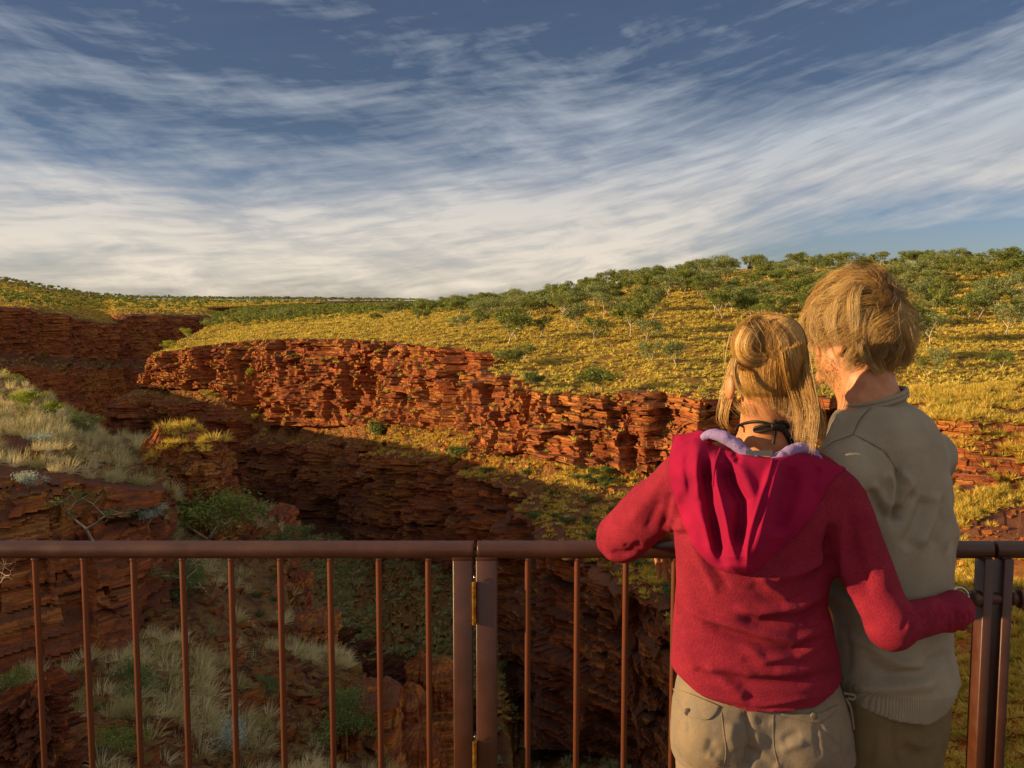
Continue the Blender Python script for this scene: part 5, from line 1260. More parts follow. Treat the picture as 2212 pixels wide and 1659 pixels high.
# shorts
f = Field((.28, 1.98, .38), (.94, 2.36, .98), .0045)
S_ = sl([(1440, 1472, 1800, .105, 2.17), (1500, 1458, 1820, .122, 2.175), (1560, 1451, 1834, .133, 2.18), (1600, 1450, 1840, .136, 2.18), (1628, 1452, 1843, .128, 2.18)])
f.slices(S_, .02)
for px, s_ in ((1545, -1), (1750, 1)):
    hip = PT(px, 1630, 2.18); f.cone(hip, (hip[0]+s_*.006, 2.19, .45), .094, .088, .012)
f.ell(PT(1545, 1590, 2.10), (.085, .065, .085), .03); f.ell(PT(1735, 1600, 2.10), (.090, .068, .090), .03)
f.cutbelow(lambda x, y: 0*x+.43)
V, Q = f.mesh(3); N = vnormals(V, Q)
FS = [(-8, 7, z7((610, 350), (635, 480), (655, 640))), (-14, 9, z7((655, 620), (640, 720), (620, 800))), (6, 12, z7((690, 500), (720, 640), (830, 760), (900, 790))), (-7, 12, z7((660, 650), (760, 720), (860, 790))),
      (5, 10, z7((880, 660), (960, 620), (1080, 590))), (-4, 10, z7((900, 590), (960, 550), (1040, 520))), (-4, 5, z7((1150, 450), (1170, 620), (1190, 700))), (3, 5, z7((1190, 450), (1300, 560), (1350, 620))), (-3, 5, z7((1170, 450), (1280, 570), (1330, 640))),
      (-4, 10, z7((360, 560), (340, 640), (400, 700))), (4, 9, z7((320, 680), (400, 740), (430, 770))), (-3, 4, z7((170, 420), (180, 520))), (5, 10, z7((520, 440), (500, 560), (540, 660))), (-4, 12, z7((700, 440), (760, 420), (820, 440)))]
V = folds(V, N, FS); V = V+N*(.003*fbm(V[:, 0]*22, V[:, 2]*30, V[:, 1]*22, o=3, seed=95))[:, None]
sh = child('shorts', V, Q, SHORTM, woman, woman); ST = bvh(V, Q)
def flap(L, R, T, name, off, mat, parent, who, tree, th=.003, n=40, m=30):
    G, UV = patch(tree, L, R, n, m, lambda a, v, U, W2: off*np.minimum(1, np.minimum(np.minimum(a, 1-a)*14, (1-v)*12)+.2)+0*a, T, blur=3)
    v, q = closed(G, th); return child(name, v, q, mat, parent, who)
flap(z7((55, 175), (90, 260), (140, 350), (185, 400)), z7((425, 320), (400, 370), (350, 415), (300, 420)), z7((55, 175), (180, 215), (300, 265), (425, 320)), 'pocket_flap', .005, SHORTM, sh, woman, ST)
flap(z7((870, 360), (900, 390), (1000, 415), (1150, 445)), z7((1330, 300), (1310, 360), (1240, 410), (1170, 445)), z7((870, 360), (1000, 375), (1180, 370), (1330, 300)), 'pocket_flap', .005, SHORTM, sh, woman, ST)
for pts in (z7((430, 360), (450, 520), (465, 640), (455, 740), (410, 780)), z7((830, 380), (828, 520), (840, 660), (870, 770)), z7((600, 350), (630, 480), (652, 620)), z7((1325, 400), (1350, 520), (1355, 700))):
    mb = MB(); tube(mb, curve3(pts, 0, ST, .0002), .0011, 6); o = mb.build('seam', SHORTM, sh, True); o.data.transform(Matrix.Translation(-woman.location))
for (x, y) in ((172, 360), (1140, 390)):
    (a, b), = z7((x, y)); h, d = hit(ST, a, b); c = np.array(CAMP)+np.array(d)*(h-.006); mb = MB()
    tube(mb, [c+np.array([0, .003, 0]), c, c-np.array([0, .0022, 0]), c-np.array([0, .003, 0])], [.0085, .0085, .008, .0065], 20); o = mb.build('button', BUTM, sh, True); o.data.transform(Matrix.Translation(-woman.location))
mb = MB()
for pts in (z7((1370, 215), (1420, 222), (1455, 235), (1440, 262), (1400, 250)), z7((1385, 250), (1420, 320), (1435, 400), (1445, 490))):
    tube(mb, curve3(pts, 2.13), .0032, 6)
o = mb.build('drawstring', SHORTM, sh, True); o.data.transform(Matrix.Translation(-woman.location))
# ------------------------------------------------------------------------------------------------ her hair
def skull(c, r, px, py, lift=0.0):
    """point on the near side of an ellipsoid seen at px,py"""
    d = P(px, py, 2.2)-np.array(CAMP); d = d/np.linalg.norm(d, axis=-1, keepdims=True); o = (np.array(CAMP)-c)/r; q = d/r
    A = (q*q).sum(-1); B = 2*(q*o).sum(-1); Cc = (o*o).sum(-1)-1; D = B*B-4*A*Cc
    t = np.where(D > 0, (-B-np.sqrt(np.maximum(D, 0)))/(2*A), -B/(2*A)); return np.array(CAMP)+d*(t-lift)[..., None]
rg = np.random.default_rng(7)
g = Field((HC[0]-.13, HC[1]-.16, HC[2]-.13), (HC[0]+.13, HC[1]+.14, HC[2]+.14), .004)
g.ell(HC+np.array([.004, -.004, .006]), (.078, .096, .084), .02)
g.ell(PT(1617, 745, 2.045), (.040, .030, .050), .022); g.ell(PT(1692, 738, 2.045), (.048, .032, .055), .022)
g.ell(PT(1662, 820, 2.10), (.064, .052, .050), .03)
zc = float(PT(1650, 872, 2.12)[2]); fy = HC[1]+.045
g.f = np.maximum(g.f, (zc-(g.ax[2][None, None, :])-.35*np.maximum(g.ax[1][None, :, None]-HC[1], 0)*0+.0*g.ax[0][:, None, None]).astype(np.float32))
g.f = np.maximum(g.f, ((g.ax[1][None, :, None]-fy)-.6*np.maximum(g.ax[2][None, None, :]-HC[2]-.03, 0)+0*g.ax[0][:, None, None]).astype(np.float32))
a, b = g.mesh(2); HB = bvh(a, b); tn = .30+.2*fbm(a[:, 0]*160, a[:, 2]*30, o=3, seed=5)
whb = child('hair', a, b, WHAIR, woman, woman, True, {'tint': np.clip(tn, 0, 1)})
def surf(tree, px, py, lift, default):
    out = np.zeros(px.shape+(3,)); dd = P(px, py, 2.2)-np.array(CAMP); dd /= np.linalg.norm(dd, axis=-1, keepdims=True)
    D = np.full(px.shape, np.nan)
    it = np.nditer(px, flags=['multi_index'])
    for _ in it:
        i = it.multi_index; h = tree.ray_cast(CAMP, Vector(dd[i]))
        if h[3] is not None: D[i] = h[3]
    if D.ndim == 2:
        for r in D:
            g_ = np.isfinite(r); 
            r[:] = np.interp(np.arange(len(r)), np.arange(len(r))[g_], r[g_]) if g_.any() else default
    return np.array(CAMP)+dd*(D-lift)[..., None]
CLT = [None]
def flow(n, guides, k, wid, seed, wav=3.0, taper=None):
    """hairs between guide curves in photo pixels: each guide is a polyline; hairs blend neighbouring guides"""
    r = np.random.default_rng(seed); G = np.array([resamp(g_, k) for g_ in guides]); m = len(G)
    t = r.random(n)*(m-1); i = np.clip(t.astype(int), 0, m-2); f_ = (t-i)[:, None, None]
    Pth = G[i]*(1-f_)+G[i+1]*f_
    s = np.linspace(0, 1, k)[None]; cl = np.floor(t*9)
    ph = rnd(cl, 3, seed)*6.28; am = wav*2.3*(rnd(cl, 4, seed)-.4)
    Pth[..., 0] += (am[:, None]*np.sin(s*4.5+ph[:, None]))*s+r.normal(size=(n, 1))*wid*(1-.5*s)+r.normal(size=(n, 1))*wid*.8*s
    Pth[..., 1] += r.normal(size=(n, 1))*wid*.6
    u_, inv, ct = np.unique(np.floor(t*14+r.normal(size=n)*.3), return_inverse=True, return_counts=True)
    M = np.zeros((len(u_),)+Pth.shape[1:]); np.add.at(M, inv.ravel(), Pth); M /= ct[:, None, None]
    Pth = Pth+(M[inv.ravel()]-Pth)*(.5*s[..., None])*(r.random((n, 1, 1)) < .8)
    CLT[0] = np.clip(.75*rnd(inv.ravel(), 9, seed)+.4*r.random(n)-.08, 0, 1)
    return Pth, r
parts_ = []
def addflow(n, guides, k, wid, seed, lift, wav=3.0, rad=.0007, tint=(.35, .95), liftend=None, cut=.0, tree=None, gap=None):
    Pth, r = flow(n, guides, k, wid, seed, wav)
    s = np.linspace(0, 1, k)[None]
    if cut > 0:
        L = 1-cut*r.random(n)**1.5; idx = s*(L[:, None])*(k-1); i = np.clip(idx.astype(int), 0, k-2); f_ = (idx-i)[..., None]
        Pth = np.take_along_axis(Pth, i[..., None], 1)*(1-f_)+np.take_along_axis(Pth, (i+1)[..., None], 1)*f_
    lf = lift*(.3+r.random(n))[:, None]*(np.sin(np.clip(s, 0, 1)*np.pi*.5+.3)) if liftend is None else (lift+(liftend-lift)*s)*(.5+r.random(n)[:, None])
    X = surf(tree or HB, Pth[..., 0], Pth[..., 1], lf, 2.1)
    # hairs that leave the head hang straight down from where they left it
    parts_.append((X, np.full(n, rad)*r.uniform(.6, 1.3, n), tint[0]+(tint[1]-tint[0])*CLT[0]))
# the two rolled loops of the twist
addflow(2600, [[(1648, 684), (1625, 690), (1603, 712), (1590, 745), (1597, 775), (1625, 792), (1652, 786)], [(1650, 688), (1630, 702), (1612, 725), (1605, 748), (1612, 768), (1632, 778), (1655, 775)], [(1652, 695), (1640, 712), (1628, 735), (1624, 752), (1632, 762), (1648, 765), (1658, 762)]], 16, 2.0, 11, .004, 1.0, .00042, (.3, .95))
addflow(2600, [[(1652, 686), (1680, 688), (1710, 705), (1728, 740), (1722, 768), (1695, 782), (1662, 770)], [(1652, 692), (1675, 700), (1698, 718), (1708, 742), (1700, 762), (1680, 770), (1658, 762)], [(1652, 700), (1665, 712), (1680, 728), (1684, 745), (1678, 756), (1665, 757), (1655, 750)]], 16, 2.0, 12, .004, 1.0, .00042, (.12, .75))
addflow(2000, [[(1600, 790), (1590, 770), (1583, 745), (1590, 715), (1610, 694), (1640, 682)], [(1745, 800), (1745, 760), (1738, 725), (1718, 700), (1690, 685), (1655, 680)]], 14, 5, 13, .003, 1, .0004, (.2, .7))
addflow(1300, [[(1655, 680), (1688, 685), (1716, 700), (1734, 730), (1740, 775), (1744, 820), (1742, 870)], [(1655, 686), (1688, 694), (1712, 712), (1728, 740), (1735, 780), (1738, 830), (1735, 890)]], 16, 4, 14, .006, 2, .00042, (.35, 1))
# loose ends falling from under the twist
addflow(3000, [[(1592, 770), (1588, 800), (1590, 830), (1602, 856)], [(1612, 785), (1608, 815), (1618, 845), (1632, 870)], [(1640, 780), (1636, 815), (1644, 850), (1650, 880)], [(1668, 775), (1665, 820), (1668, 860), (1672, 885)], [(1700, 775), (1702, 820), (1706, 865), (1700, 905)], [(1730, 770), (1738, 820), (1745, 880), (1738, 935)]], 14, 5, 15, .006, 5, .00042, (.25, 1), cut=.35)
addflow(700, [[(1690, 760), (1702, 830), (1718, 890), (1712, 950)], [(1722, 750), (1735, 830), (1745, 890), (1738, 960)], [(1732, 745), (1748, 830), (1766, 900), (1758, 985)]], 16, 6, 16, .012, 9, .00042, (.3, 1), liftend=.02, cut=.4)
def free(n, guides, Y, seed, wid=4, wav=5, k=16, rad=.0007, tint=(.4, 1), cut=.4, yw=.02):
    Pth, r = flow(n, guides, k, wid, seed, wav); s = np.linspace(0, 1, k)[None]
    L = 1-cut*r.random(n); idx = s*(L[:, None])*(k-1); i = np.clip(idx.astype(int), 0, k-2); f_ = (idx-i)[..., None]
    Pth = np.take_along_axis(Pth, i[..., None], 1)*(1-f_)+np.take_along_axis(Pth, (i+1)[..., None], 1)*f_
    YY = Y+r.normal(size=(n, 1))*yw+0*s
    parts_.append((P(Pth[..., 0], Pth[..., 1], YY), np.full(n, rad)*r.uniform(.6, 1.2, n), tint[0]+(tint[1]-tint[0])*CLT[0]))
free(120, [[(1735, 820), (1750, 880), (1768, 930), (1752, 990)], [(1742, 800), (1768, 870), (1782, 930), (1765, 1000)], [(1745, 830), (1760, 900), (1745, 940), (1735, 975)]], 2.15, 17, 6, 8)
free(60, [[(1720, 880), (1725, 920), (1715, 950), (1740, 975)], [(1740, 880), (1765, 920), (1780, 940), (1800, 938)]], 2.16, 18, 6, 10)
free(50, [[(1583, 770), (1568, 830), (1560, 880), (1566, 935)], [(1578, 800), (1560, 860), (1556, 905), (1575, 940)], [(1585, 860), (1575, 900), (1580, 925), (1600, 935)]], 2.20, 19, 4, 8)
free(260, [[(1600, 700), (1625, 740), (1610, 775)], [(1640, 690), (1668, 735), (1650, 785)], [(1700, 695), (1690, 740), (1712, 790)], [(1590, 760), (1640, 775), (1680, 765)], [(1730, 730), (1700, 770), (1660, 790)]], 2.035, 24, 9, 12, 14, .00045, (.3, 1), .5, .012)
free(26, [[(1645, 690), (1642, 680), (1636, 668)], [(1650, 690), (1652, 678), (1655, 664)]], 2.14, 20, 5, 2, 8)
free(60, [[(1590, 730), (1582, 760), (1580, 800), (1590, 850)], [(1640, 700), (1660, 780), (1670, 840), (1672, 880)], [(1700, 700), (1712, 780), (1720, 850), (1715, 900)]], 2.075, 21, 14, 6, 14, .0007, (.6, 1))
free(150, [[(1585, 880), (1600, 900), (1615, 905)], [(1610, 870), (1640, 900), (1660, 905)], [(1660, 865), (1680, 895), (1690, 915)]], 2.10, 22, 8, 6, 8, .00035, (.5, 1))
X = [(np.stack([np.array([np.interp(np.linspace(0, 1, 16), np.linspace(0, 1, p_.shape[1]), p_[i, :, d]) for d in range(3)]).T for i in range(len(p_))]), a, t) for p_, a, t in parts_]
strands('hair_strands', np.concatenate([x[0] for x in X])-np.array(woman.location), np.concatenate([x[1] for x in X]), np.concatenate([x[2] for x in X]), WHAIR, whb)
# ------------------------------------------------------------------------------------------------ the man
man = empty('person', (xat(1945, 2200, 2.27), 2.27, 0))
tag(man, 'blond bearded person in a taupe knit sweater and olive trousers, standing at the right', 'person')
YAW = math.radians(30)
MC = PT(1860, 712, 2.325); fd = np.array([-math.sin(math.radians(42)), math.cos(math.radians(42)), 0]); sd_ = np.array([-fd[1], fd[0], 0])   # facing and his left
hy = math.radians(42)
ML_sh, ML_el, ML_wr = PT(1822, 1022, 2.165), PT(1822, 1262, 2.27), PT(1655, 1135, 2.52)
MR_sh, MR_el, MR_wr = PT(2008, 985, 2.37), PT(1995, 1150, 2.52), PT(1850, 1136, 2.54)
f = Field((.42, 1.98, -.02), (1.24, 2.72, 1.86), .0055)
f.ell(MC+np.array([0, 0, .012]), (.078, .100, .105), .02, yaw=hy)
f.ell(MC+fd*.050+np.array([0, 0, -.062]), (.060, .062, .074), .03, yaw=hy)
f.ell(MC+fd*.030+sd_*.042+np.array([0, 0, -.085]), (.022, .045, .032), .03, yaw=hy); f.ell(MC+fd*.030-sd_*.042+np.array([0, 0, -.085]), (.022, .045, .032), .03, yaw=hy)
f.ell(MC+fd*.066+sd_*.046+np.array([0, 0, -.030]), (.020, .026, .018), .02, yaw=hy)
f.ell(MC+fd*.090+np.array([0, 0, .012]), (.058, .016, .014), .02, yaw=hy)
f.cone(MC+fd*.105+np.array([0, 0, -.022]), MC+fd*.126+np.array([0, 0, -.050]), .010, .014, .012)
f.ell(MC+fd*.098+np.array([0, 0, -.125]), (.026, .020, .018), .02, yaw=hy); f.ell(MC+fd*.106+np.array([0, 0, -.088]), (.024, .012, .010), .01, yaw=hy)
EM = MC+fd*.012+sd_*.083+np.array([0, 0, -.034])
f.ell(EM, (.009, .019, .032), .006, yaw=hy-.35, pitch=.15); f.ell(EM-sd_*.166, (.009, .019, .032), .006, yaw=hy+.35, pitch=.15)
f.ell(EM+sd_*.007+np.array([0, 0, .002]), (.004, .009, .017), .003, yaw=hy, op='s')
f.cone(MC+np.array([.005, -.01, -.075]), PT(1892, 900, 2.27), .060, .068, .03); f.cone(MC+fd*.03+np.array([0, 0, -.09]), PT(1872, 905, 2.30), .048, .055, .03)
MS = [(868, 1830, 1950, .060, 2.27), (900, 1800, 1990, .085, 2.27), (950, 1780, 2035, .100, 2.27), (1020, 1775, 2055, .105, 2.27), (1120, 1782, 2060, .108, 2.265), (1260, 1795, 2048, .105, 2.26), (1400, 1805, 2050, .11, 2.26), (1520, 1805, 2055, .118, 2.25), (1640, 1812, 2055, .11, 2.25)]
f.slices([(a, b, c, d*.98, e) for a, b, c, d, e in sl(MS)], .05, yaw=YAW, ext=-.014)
f.cone(ML_sh, ML_el, .052, .042, .03); f.cone(ML_el, ML_wr, .040, .028, .02); f.cone(MR_sh, MR_el, .052, .042, .03); f.cone(MR_el, MR_wr, .040, .028, .02)
hand(f, ML_wr, (-.9, .15, -.3), (0, .1, -1), curl=.3, side=1); hand(f, MR_wr, (-.9, .2, -.3), (0, .1, -1), curl=.3, side=-1)
lg = []
for s_ in (-1, 1):
    hip = np.array([xat(1925, 1600, 2.25), 2.25, .80])+np.array([s_*.072*math.cos(YAW), s_*.072*math.sin(YAW), 0]); kn = hip+np.array([-.01, .015, -.36]); an = kn+np.array([0, -.02, -.36]); lg.append((hip, kn, an))
    f.cone(hip, kn, .066, .05, .03); f.cone(kn, an, .05, .036, .02); f.cone(an+np.array([0, -.02, -.03]), an+np.array([-.05, .15, -.045]), .036, .028, .02)
V, Q = f.mesh(3); obj('body', mesh('man_body', V-np.array(man.location), Q, SKIN, True), man); MBv = bvh(V, Q)
for hip, kn, an in lg:
    g = Field(an+np.array([-.14, -.12, -.09]), an+np.array([.1, .24, .1]), .005)
    g.cone(an+np.array([.0, -.035, -.04]), an+np.array([-.052, .165, -.045]), .048, .040, .02); g.ell(an+np.array([0, -.01, .01]), (.05, .062, .06), .02); g.cutbelow(lambda x, y: 0*x+.004)
    a, b = g.mesh(2); child('shoe', a, b, SHOE, man, man)
# sweater
f = Field((.42, 1.98, .64), (1.26, 2.70, 1.64), .0045)
MS2 = [(820, 1832, 1950, .066, 2.272), (866, 1826, 1956, .068, 2.272), (886, 1804, 1996, .086, 2.272), (910, 1790, 2026, .100, 2.27), (950, 1782, 2046, .112, 2.27), (1020, 1775, 2066, .120, 2.27), (1120, 1780, 2076, .124, 2.265), (1220, 1788, 2072, .122, 2.26), (1300, 1792, 2062, .120, 2.26), (1400, 1796, 2064, .126, 2.255), (1470, 1798, 2074, .134, 2.25), (1510, 1800, 2070, .132, 2.25), (1560, 1808, 2050, .122, 2.25), (1600, 1812, 2040, .118, 2.25)]
f.slices(sl(MS2), .02, yaw=YAW, p=2.15)
f.cone(ML_sh, ML_el, .071, .054, .045); f.cone(ML_el, ML_wr+np.array([.03, -.02, 0]), .052, .040, .02); f.cone(MR_sh, MR_el, .066, .052, .045); f.cone(MR_el, MR_wr+np.array([.03, -.02, 0]), .050, .038, .02)
f.cone(PT(1835, 925, 2.24), ML_sh, .040, .060, .04)
zb_ = [(1800, 1505), (1849, 1524), (1920, 1540), (1988, 1550), (2036, 1538), (2080, 1500)]; bx = np.array([xat(a, b, 2.16) for a, b in zb_]); bz = np.array([zat(b, 2.16) for a, b in zb_])
f.cutbelow(lambda x, y: np.interp(x.ravel(), bx, bz).reshape(x.shape)+0*y)
NC_ = PT(1890, 862, 2.272)[:2]; ZC_ = 1.474
f.cutbelow(lambda x, y: ZC_+.30*(x-NC_[0])+0*y, above=True)
V, Q = f.mesh(3); N = vnormals(V, Q)
FM = [(-9, 8, z3((820, 860), (832, 980), (815, 1200), (780, 1390))), (7, 10, z3((870, 900), (930, 1030), (900, 1130), (830, 1250))), (8, 12, z3((740, 900), (790, 1050), (770, 1250))), (-7, 11, z3((990, 1080), (900, 1160), (830, 1290), (800, 1380))),
      (7, 13, z3((1160, 1080), (1170, 1200), (1100, 1400), (1000, 1600))), (-8, 16, z3((1080, 1120), (1060, 1260), (980, 1450), (880, 1620))), (-5, 9, z3((1230, 1120), (1220, 1350), (1150, 1600))), (5, 8, z3((1285, 900), (1300, 1150), (1290, 1400), (1240, 1640))),
      (-5, 7, z3((1330, 850), (1355, 1100), (1350, 1350), (1310, 1650))), (5, 7, z3((1375, 900), (1390, 1200), (1370, 1600))), (-2.2, 2.6, z3((640, 210), (590, 300), (480, 430), (420, 560))), (-2.2, 2.4, z3((425, 565), (330, 600), (230, 640), (150, 700))), (-2, 2.4, z3((430, 570), (550, 630), (700, 720), (780, 830))),
      (4, 9, z3((600, 1000), (700, 1180), (760, 1300))), (-4, 10, z3((560, 1060), (640, 1220), (700, 1350))), (3, 8, z3((330, 380), (240, 480), (150, 620))),
      (6, 12, z5((1330, 620), (1450, 660), (1600, 760), (1760, 780))), (-6, 14, z5((1400, 740), (1550, 820), (1700, 800), (1850, 700))), (6, 14, z5((1350, 880), (1600, 880), (1800, 850))), (-4, 10, z5((1320, 560), (1340, 700), (1330, 820))), (-6, 8, z5((1260, 350), (1330, 400), (1400, 430))), (5, 8, z5((1250, 400), (1320, 450), (1400, 465)))]
V = folds(V, N, FM, k=2.0); V = V+N*(.0025*fbm(V[:, 0]*14, V[:, 2]*9, V[:, 1]*14, o=3, seed=97))[:, None]
sw = child('sweater', V, Q, KNIT, man, man); MT = bvh(V, Q)
for pts in (z3((640, 210), (590, 300), (480, 430), (420, 560)), z3((425, 565), (330, 600), (230, 640), (150, 700)), z3((430, 570), (550, 630), (700, 720), (780, 830), (820, 900)), z3((1040, 205), (1070, 250))):
    mb = MB(); tube(mb, curve3(pts, 0, MT, -.0004), .0014, 6); o = mb.build('seam', SEAM, sw, True); o.data.transform(Matrix.Translation(-man.location))
mb = MB(); th = np.linspace(0, 2*np.pi, 64); cx_, cy_ = NC_
ring = np.stack([cx_+.0705*np.cos(th), cy_+.0685*np.sin(th), ZC_+.30*.0705*np.cos(th)], 1)
for dz_, r_0 in ((-.004, .0075), (.006, .0062)): tube(mb, ring+np.array([0, 0, dz_]), r_0, 14, cap=False)
o = mb.build('collar', RIBK, sw, True); o.data.transform(Matrix.Translation(-man.location))
# trousers
f = Field((.55, 2.02, .02), (1.18, 2.46, .98), .005)
f.slices(sl([(1500, 1830, 2036, .10, 2.25), (1560, 1818, 2042, .110, 2.25), (1640, 1820, 2024, .112, 2.25)]), .02, yaw=YAW)
for hip, kn, an in lg: f.cone(hip+np.array([0, 0, -.08]), kn, .088, .075, .04); f.cone(kn, an+np.array([0, 0, .02]), .078, .066, .03)
V, Q = f.mesh(3); N = vnormals(V, Q)
V = folds(V, N, [(-5, 5, z7((1765, 430), (1745, 560), (1760, 700), (1790, 800))), (6, 12, z7((1830, 560), (1950, 620), (2050, 600))), (-6, 14, z7((1820, 620), (1900, 680), (1980, 680))), (4, 10, z7((1650, 480), (1640, 640), (1620, 780)))])
V = V+N*(.003*fbm(V[:, 0]*16, V[:, 2]*14, V[:, 1]*16, o=3, seed=98))[:, None]
child('trousers', V, Q, TROUM, man, man)
# his hair: grows from the scalp, combed forward and down, tousled
def scalp(n, seed, c, rad, yaw, keep):
    r = np.random.default_rng(seed); d = r.normal(size=(n*4, 3)); d /= np.linalg.norm(d, axis=1, keepdims=True)
    c_, s_ = math.cos(yaw), math.sin(yaw)
    loc = d*rad; w = np.stack([loc[:, 0]*c_-loc[:, 1]*s_, loc[:, 0]*s_+loc[:, 1]*c_, loc[:, 2]], 1)
    m = keep(d, w); return (c+w[m])[:n], d[m][:n], r
def comb(P0, c, rad, yaw, seed, L, field, off=.012, k=14, clump=.018, curl=.6, stiff=.0):
    r = np.random.default_rng(seed); n = len(P0); c_, s_ = math.cos(yaw), math.sin(yaw)
    def tol(p): q = p-c; return np.stack([(q[:, 0]*c_+q[:, 1]*s_)/rad[0], (-q[:, 0]*s_+q[:, 1]*c_)/rad[1], q[:, 2]/rad[2]], 1)
    def tow(v): v = v*rad; return np.stack([v[:, 0]*c_-v[:, 1]*s_, v[:, 0]*s_+v[:, 1]*c_, v[:, 2]], 1)
    p = P0.copy(); path = [p.copy()]; top = off*(.35+.9*r.random(n))
    cid = np.floor(P0/clump+.5*vnoise(P0[:, 0]*60, P0[:, 2]*60, P0[:, 1]*60, seed=3)[:, None]); h1 = _h(cid[:, 0], cid[:, 1], cid[:, 2], 5); h2 = _h(cid[:, 0], cid[:, 1], cid[:, 2], 8)
    top = top*(.5+h2)
    LL = L(P0, r)*(.55+.75*h1)
    for i in range(1, k):
        s = i/(k-1); q = tol(p); nrm = q/(np.linalg.norm(q, axis=1, keepdims=True)+1e-9); nw = tow(nrm/(rad*rad)); nw /= np.linalg.norm(nw, axis=1, keepdims=True)
        g = field(p, q, s); side = np.cross(nw, g)
        an = curl*np.sin(s*3.2+h1*6.28)*(h2*1.6+.2)+(h2-.5)*.9; g = g+side*an[:, None]
        g = g-nw*(g*nw).sum(1, keepdims=True)*(1-.45*s); g /= np.linalg.norm(g, axis=1, keepdims=True)+1e-9
        p = p+g*(LL/(k-1))[:, None]
        q = tol(p); l = np.linalg.norm(q, axis=1); want = 1+top*math.sin(min(1, s*1.6)*math.pi/2)/rad.mean()
        push = np.maximum(want-l, 0)*(s < 1); nn = q/(l[:, None]+1e-9)
        p = p+tow(nn*push[:, None]); path.append(p.copy())
    X = np.stack(path, 1); u_, inv, ct = np.unique(cid, axis=0, return_inverse=True, return_counts=True); inv = inv.ravel()
    M = np.zeros((len(u_),)+X.shape[1:]); np.add.at(M, inv, X); M /= ct[:, None, None]
    root = X[:, :1]-M[inv][:, :1]; s = np.linspace(0, 1, k)[None, :, None]
    X = X+(M[inv]+root*(1-.55*s)-X)*.55*s*(r.random((n, 1, 1)) < .85)
    return X, np.clip(h1*.75+.35*r.random(n)-.05, 0, 1)
MH = MC+np.array([0, 0, .014]); MR = np.array([.082, .104, .108])
def mk(d, w):       # d in head space: +y faces forward, -x is his left? (local x is his right)
    return (d[:, 2] > -.62-.0*d[:, 1]) & (d[:, 1] < .30+.55*(d[:, 2] > .35)) & ~((np.abs(d[:, 0]) > .72) & (d[:, 2] < -.05) & (d[:, 1] > -.25))
P0, d0, r0 = scalp(26000, 31, MH, MR, hy, mk)
CR = MH+np.array([.045, -.06, .075])                                        # the whorl on the crown
def mfield(p, q, s):
    away = p-CR; away /= np.linalg.norm(away, axis=1, keepdims=True)+.02
    g = away*.8+fd*.75*np.clip(q[:, 2:3]+.45, 0, 1)+np.array([-.35, 0, -.45])+np.array([0, 0, -.8])*s
    return g
Ln = lambda p, r: .062+.045*np.clip((p[:, 2]-MH[2])/.1+.4, 0, 1)+.02*r.random(len(p))
g = Field(MC-.17, MC+.17, .0045); g.ell(MH, tuple(MR+.006), .01, yaw=hy)
xx, yy, zz = g.ax[0][:, None, None], g.ax[1][None, :, None], g.ax[2][None, None, :]
fr = (xx-MH[0])*fd[0]+(yy-MH[1])*fd[1]
g.f = np.maximum(g.f, (fr-.022-.75*np.maximum(zz-MH[2]-.01, 0)).astype(np.float32)); g.f = np.maximum(g.f, (MH[2]-.078-zz+.35*np.maximum(fr+.03, 0)).astype(np.float32))
a, b = g.mesh(2); mh = child('hair', a, b, MHAIR, man, man, True, {'tint': np.clip(.28+.2*fbm(a[:, 0]*120, a[:, 2]*60, o=3, seed=5), 0, 1)})
pa, ta = comb(P0, MH, MR, hy, 32, Ln, mfield, off=.028, curl=.62, clump=.021)
P1, d1, r1 = scalp(700, 33, MH, MR, hy, lambda d, w: mk(d, w) & (d[:, 1] < .1))
pb, tb = comb(P1, MH, MR, hy, 34, lambda p, r: .05+.05*r.random(len(p)), lambda p, q, s: mfield(p, q, s)+.9*np.sin(p[:, [2, 0, 1]]*160), off=.032, curl=.9, clump=.012)
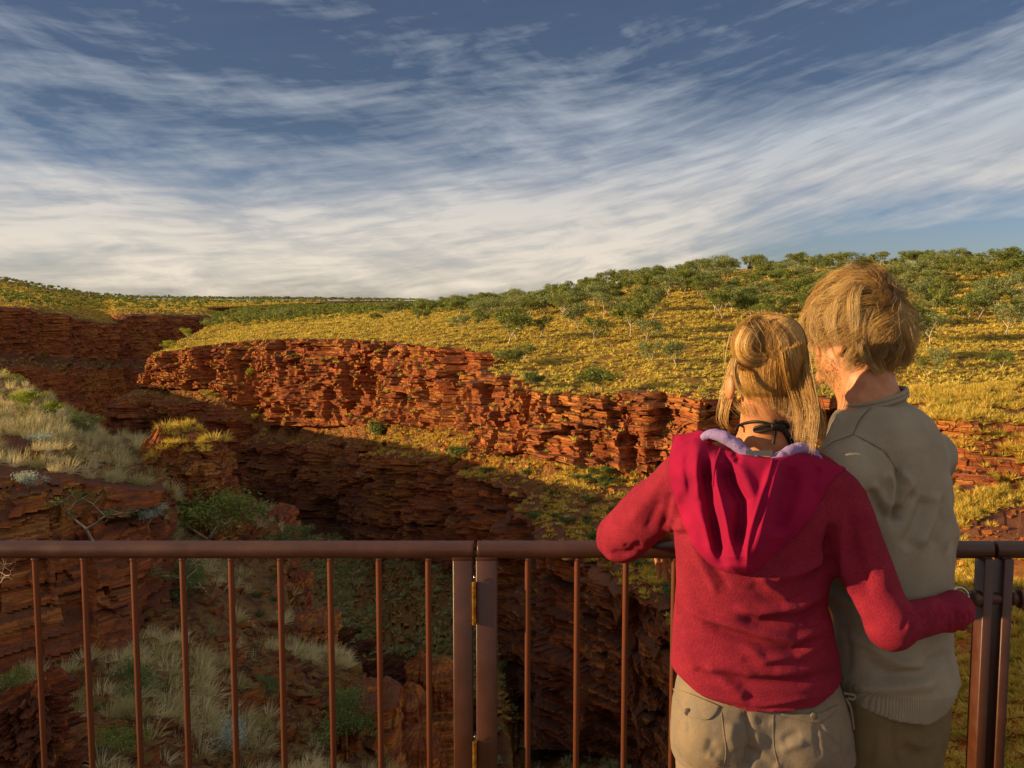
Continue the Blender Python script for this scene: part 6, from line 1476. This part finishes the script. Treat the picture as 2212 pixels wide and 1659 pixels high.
# nape and fringe locks
P2, d2, r2_ = scalp(4200, 35, MH, MR, hy, lambda d, w: (d[:, 2] < -.40) & (d[:, 2] > -.72) & (d[:, 1] < .05))
pc, tc2 = comb(P2, MH, MR, hy, 36, lambda p, r: .05+.035*r.random(len(p)), lambda p, q, s: np.array([-.25, -.05, -1.0])+0*p, off=.018, curl=.5)
P3, d3, r3_ = scalp(2800, 37, MH, MR, hy, lambda d, w: (d[:, 2] > .25) & (d[:, 1] > .35))
pd, td = comb(P3, MH, MR, hy, 38, lambda p, r: .10+.05*r.random(len(p)), lambda p, q, s: fd*.8+np.array([-.5, 0, -.35-.6*s])+0*p, off=.03, curl=.6)
P4, d4, r4_ = scalp(700, 39, MH, MR, hy, lambda d, w: np.linalg.norm(w+MH-CR, axis=1) < .045)
pe, te = comb(P4, MH, MR, hy, 40, lambda p, r: .05+.03*r.random(len(p)), lambda p, q, s: mfield(p, q, s)*.6+np.sin(p[:, [2, 0, 1]]*190)*.8, off=.020, curl=1.0, clump=.014)
allp = np.concatenate([pa, pb, pc, pd, pe]); allt = np.clip(np.concatenate([ta, tb, tc2, td, te])*.95+.05, 0, 1)
near_ear = np.linalg.norm(allp-(EM+np.array([-.004, 0, -.012])), axis=2).min(1) < .026
kp = ~near_ear | (np.random.default_rng(2).random(len(allp)) < .12)
allp, allt = allp[kp], allt[kp]
rr_ = np.random.default_rng(3)
strands('hair_strands', allp-np.array(man.location), rr_.uniform(.0002, .00048, len(allp)), allt, MHAIR, mh)
# beard stubble
rb = np.random.default_rng(41); n = 2600
d = rb.normal(size=(n*6, 3)); d /= np.linalg.norm(d, axis=1, keepdims=True)
c0 = MC+fd*.035+np.array([0, 0, -.085]); out = []; nn_ = []
for v in d:
    h = MBv.ray_cast(Vector(c0), Vector(v))
    if h[0] is None: continue
    p_ = np.array(h[0]); l = p_-MC; f1 = l@fd
    if l[2] < -.062 and l[2] > -.155 and f1 > .012 and l[2] < -.055-.5*max(0, .06-f1): out.append(p_); nn_.append(np.array(h[1]))
    if len(out) >= n: break
out = np.array(out); nn_ = np.array(nn_); nn_ *= np.sign((nn_*(out-c0)).sum(1, keepdims=True)); s = np.linspace(0, 1, 4)[None, :, None]
dr = nn_*.5+np.array([0, 0, -.7])+rb.normal(size=out.shape)*.35
strands('beard', out[:, None]+dr[:, None]*s*rb.uniform(.003, .008, (len(out), 1, 1))-np.array(man.location), rb.uniform(.0003, .00042, len(out)), rb.uniform(.2, .9, len(out)), MHAIR, man)
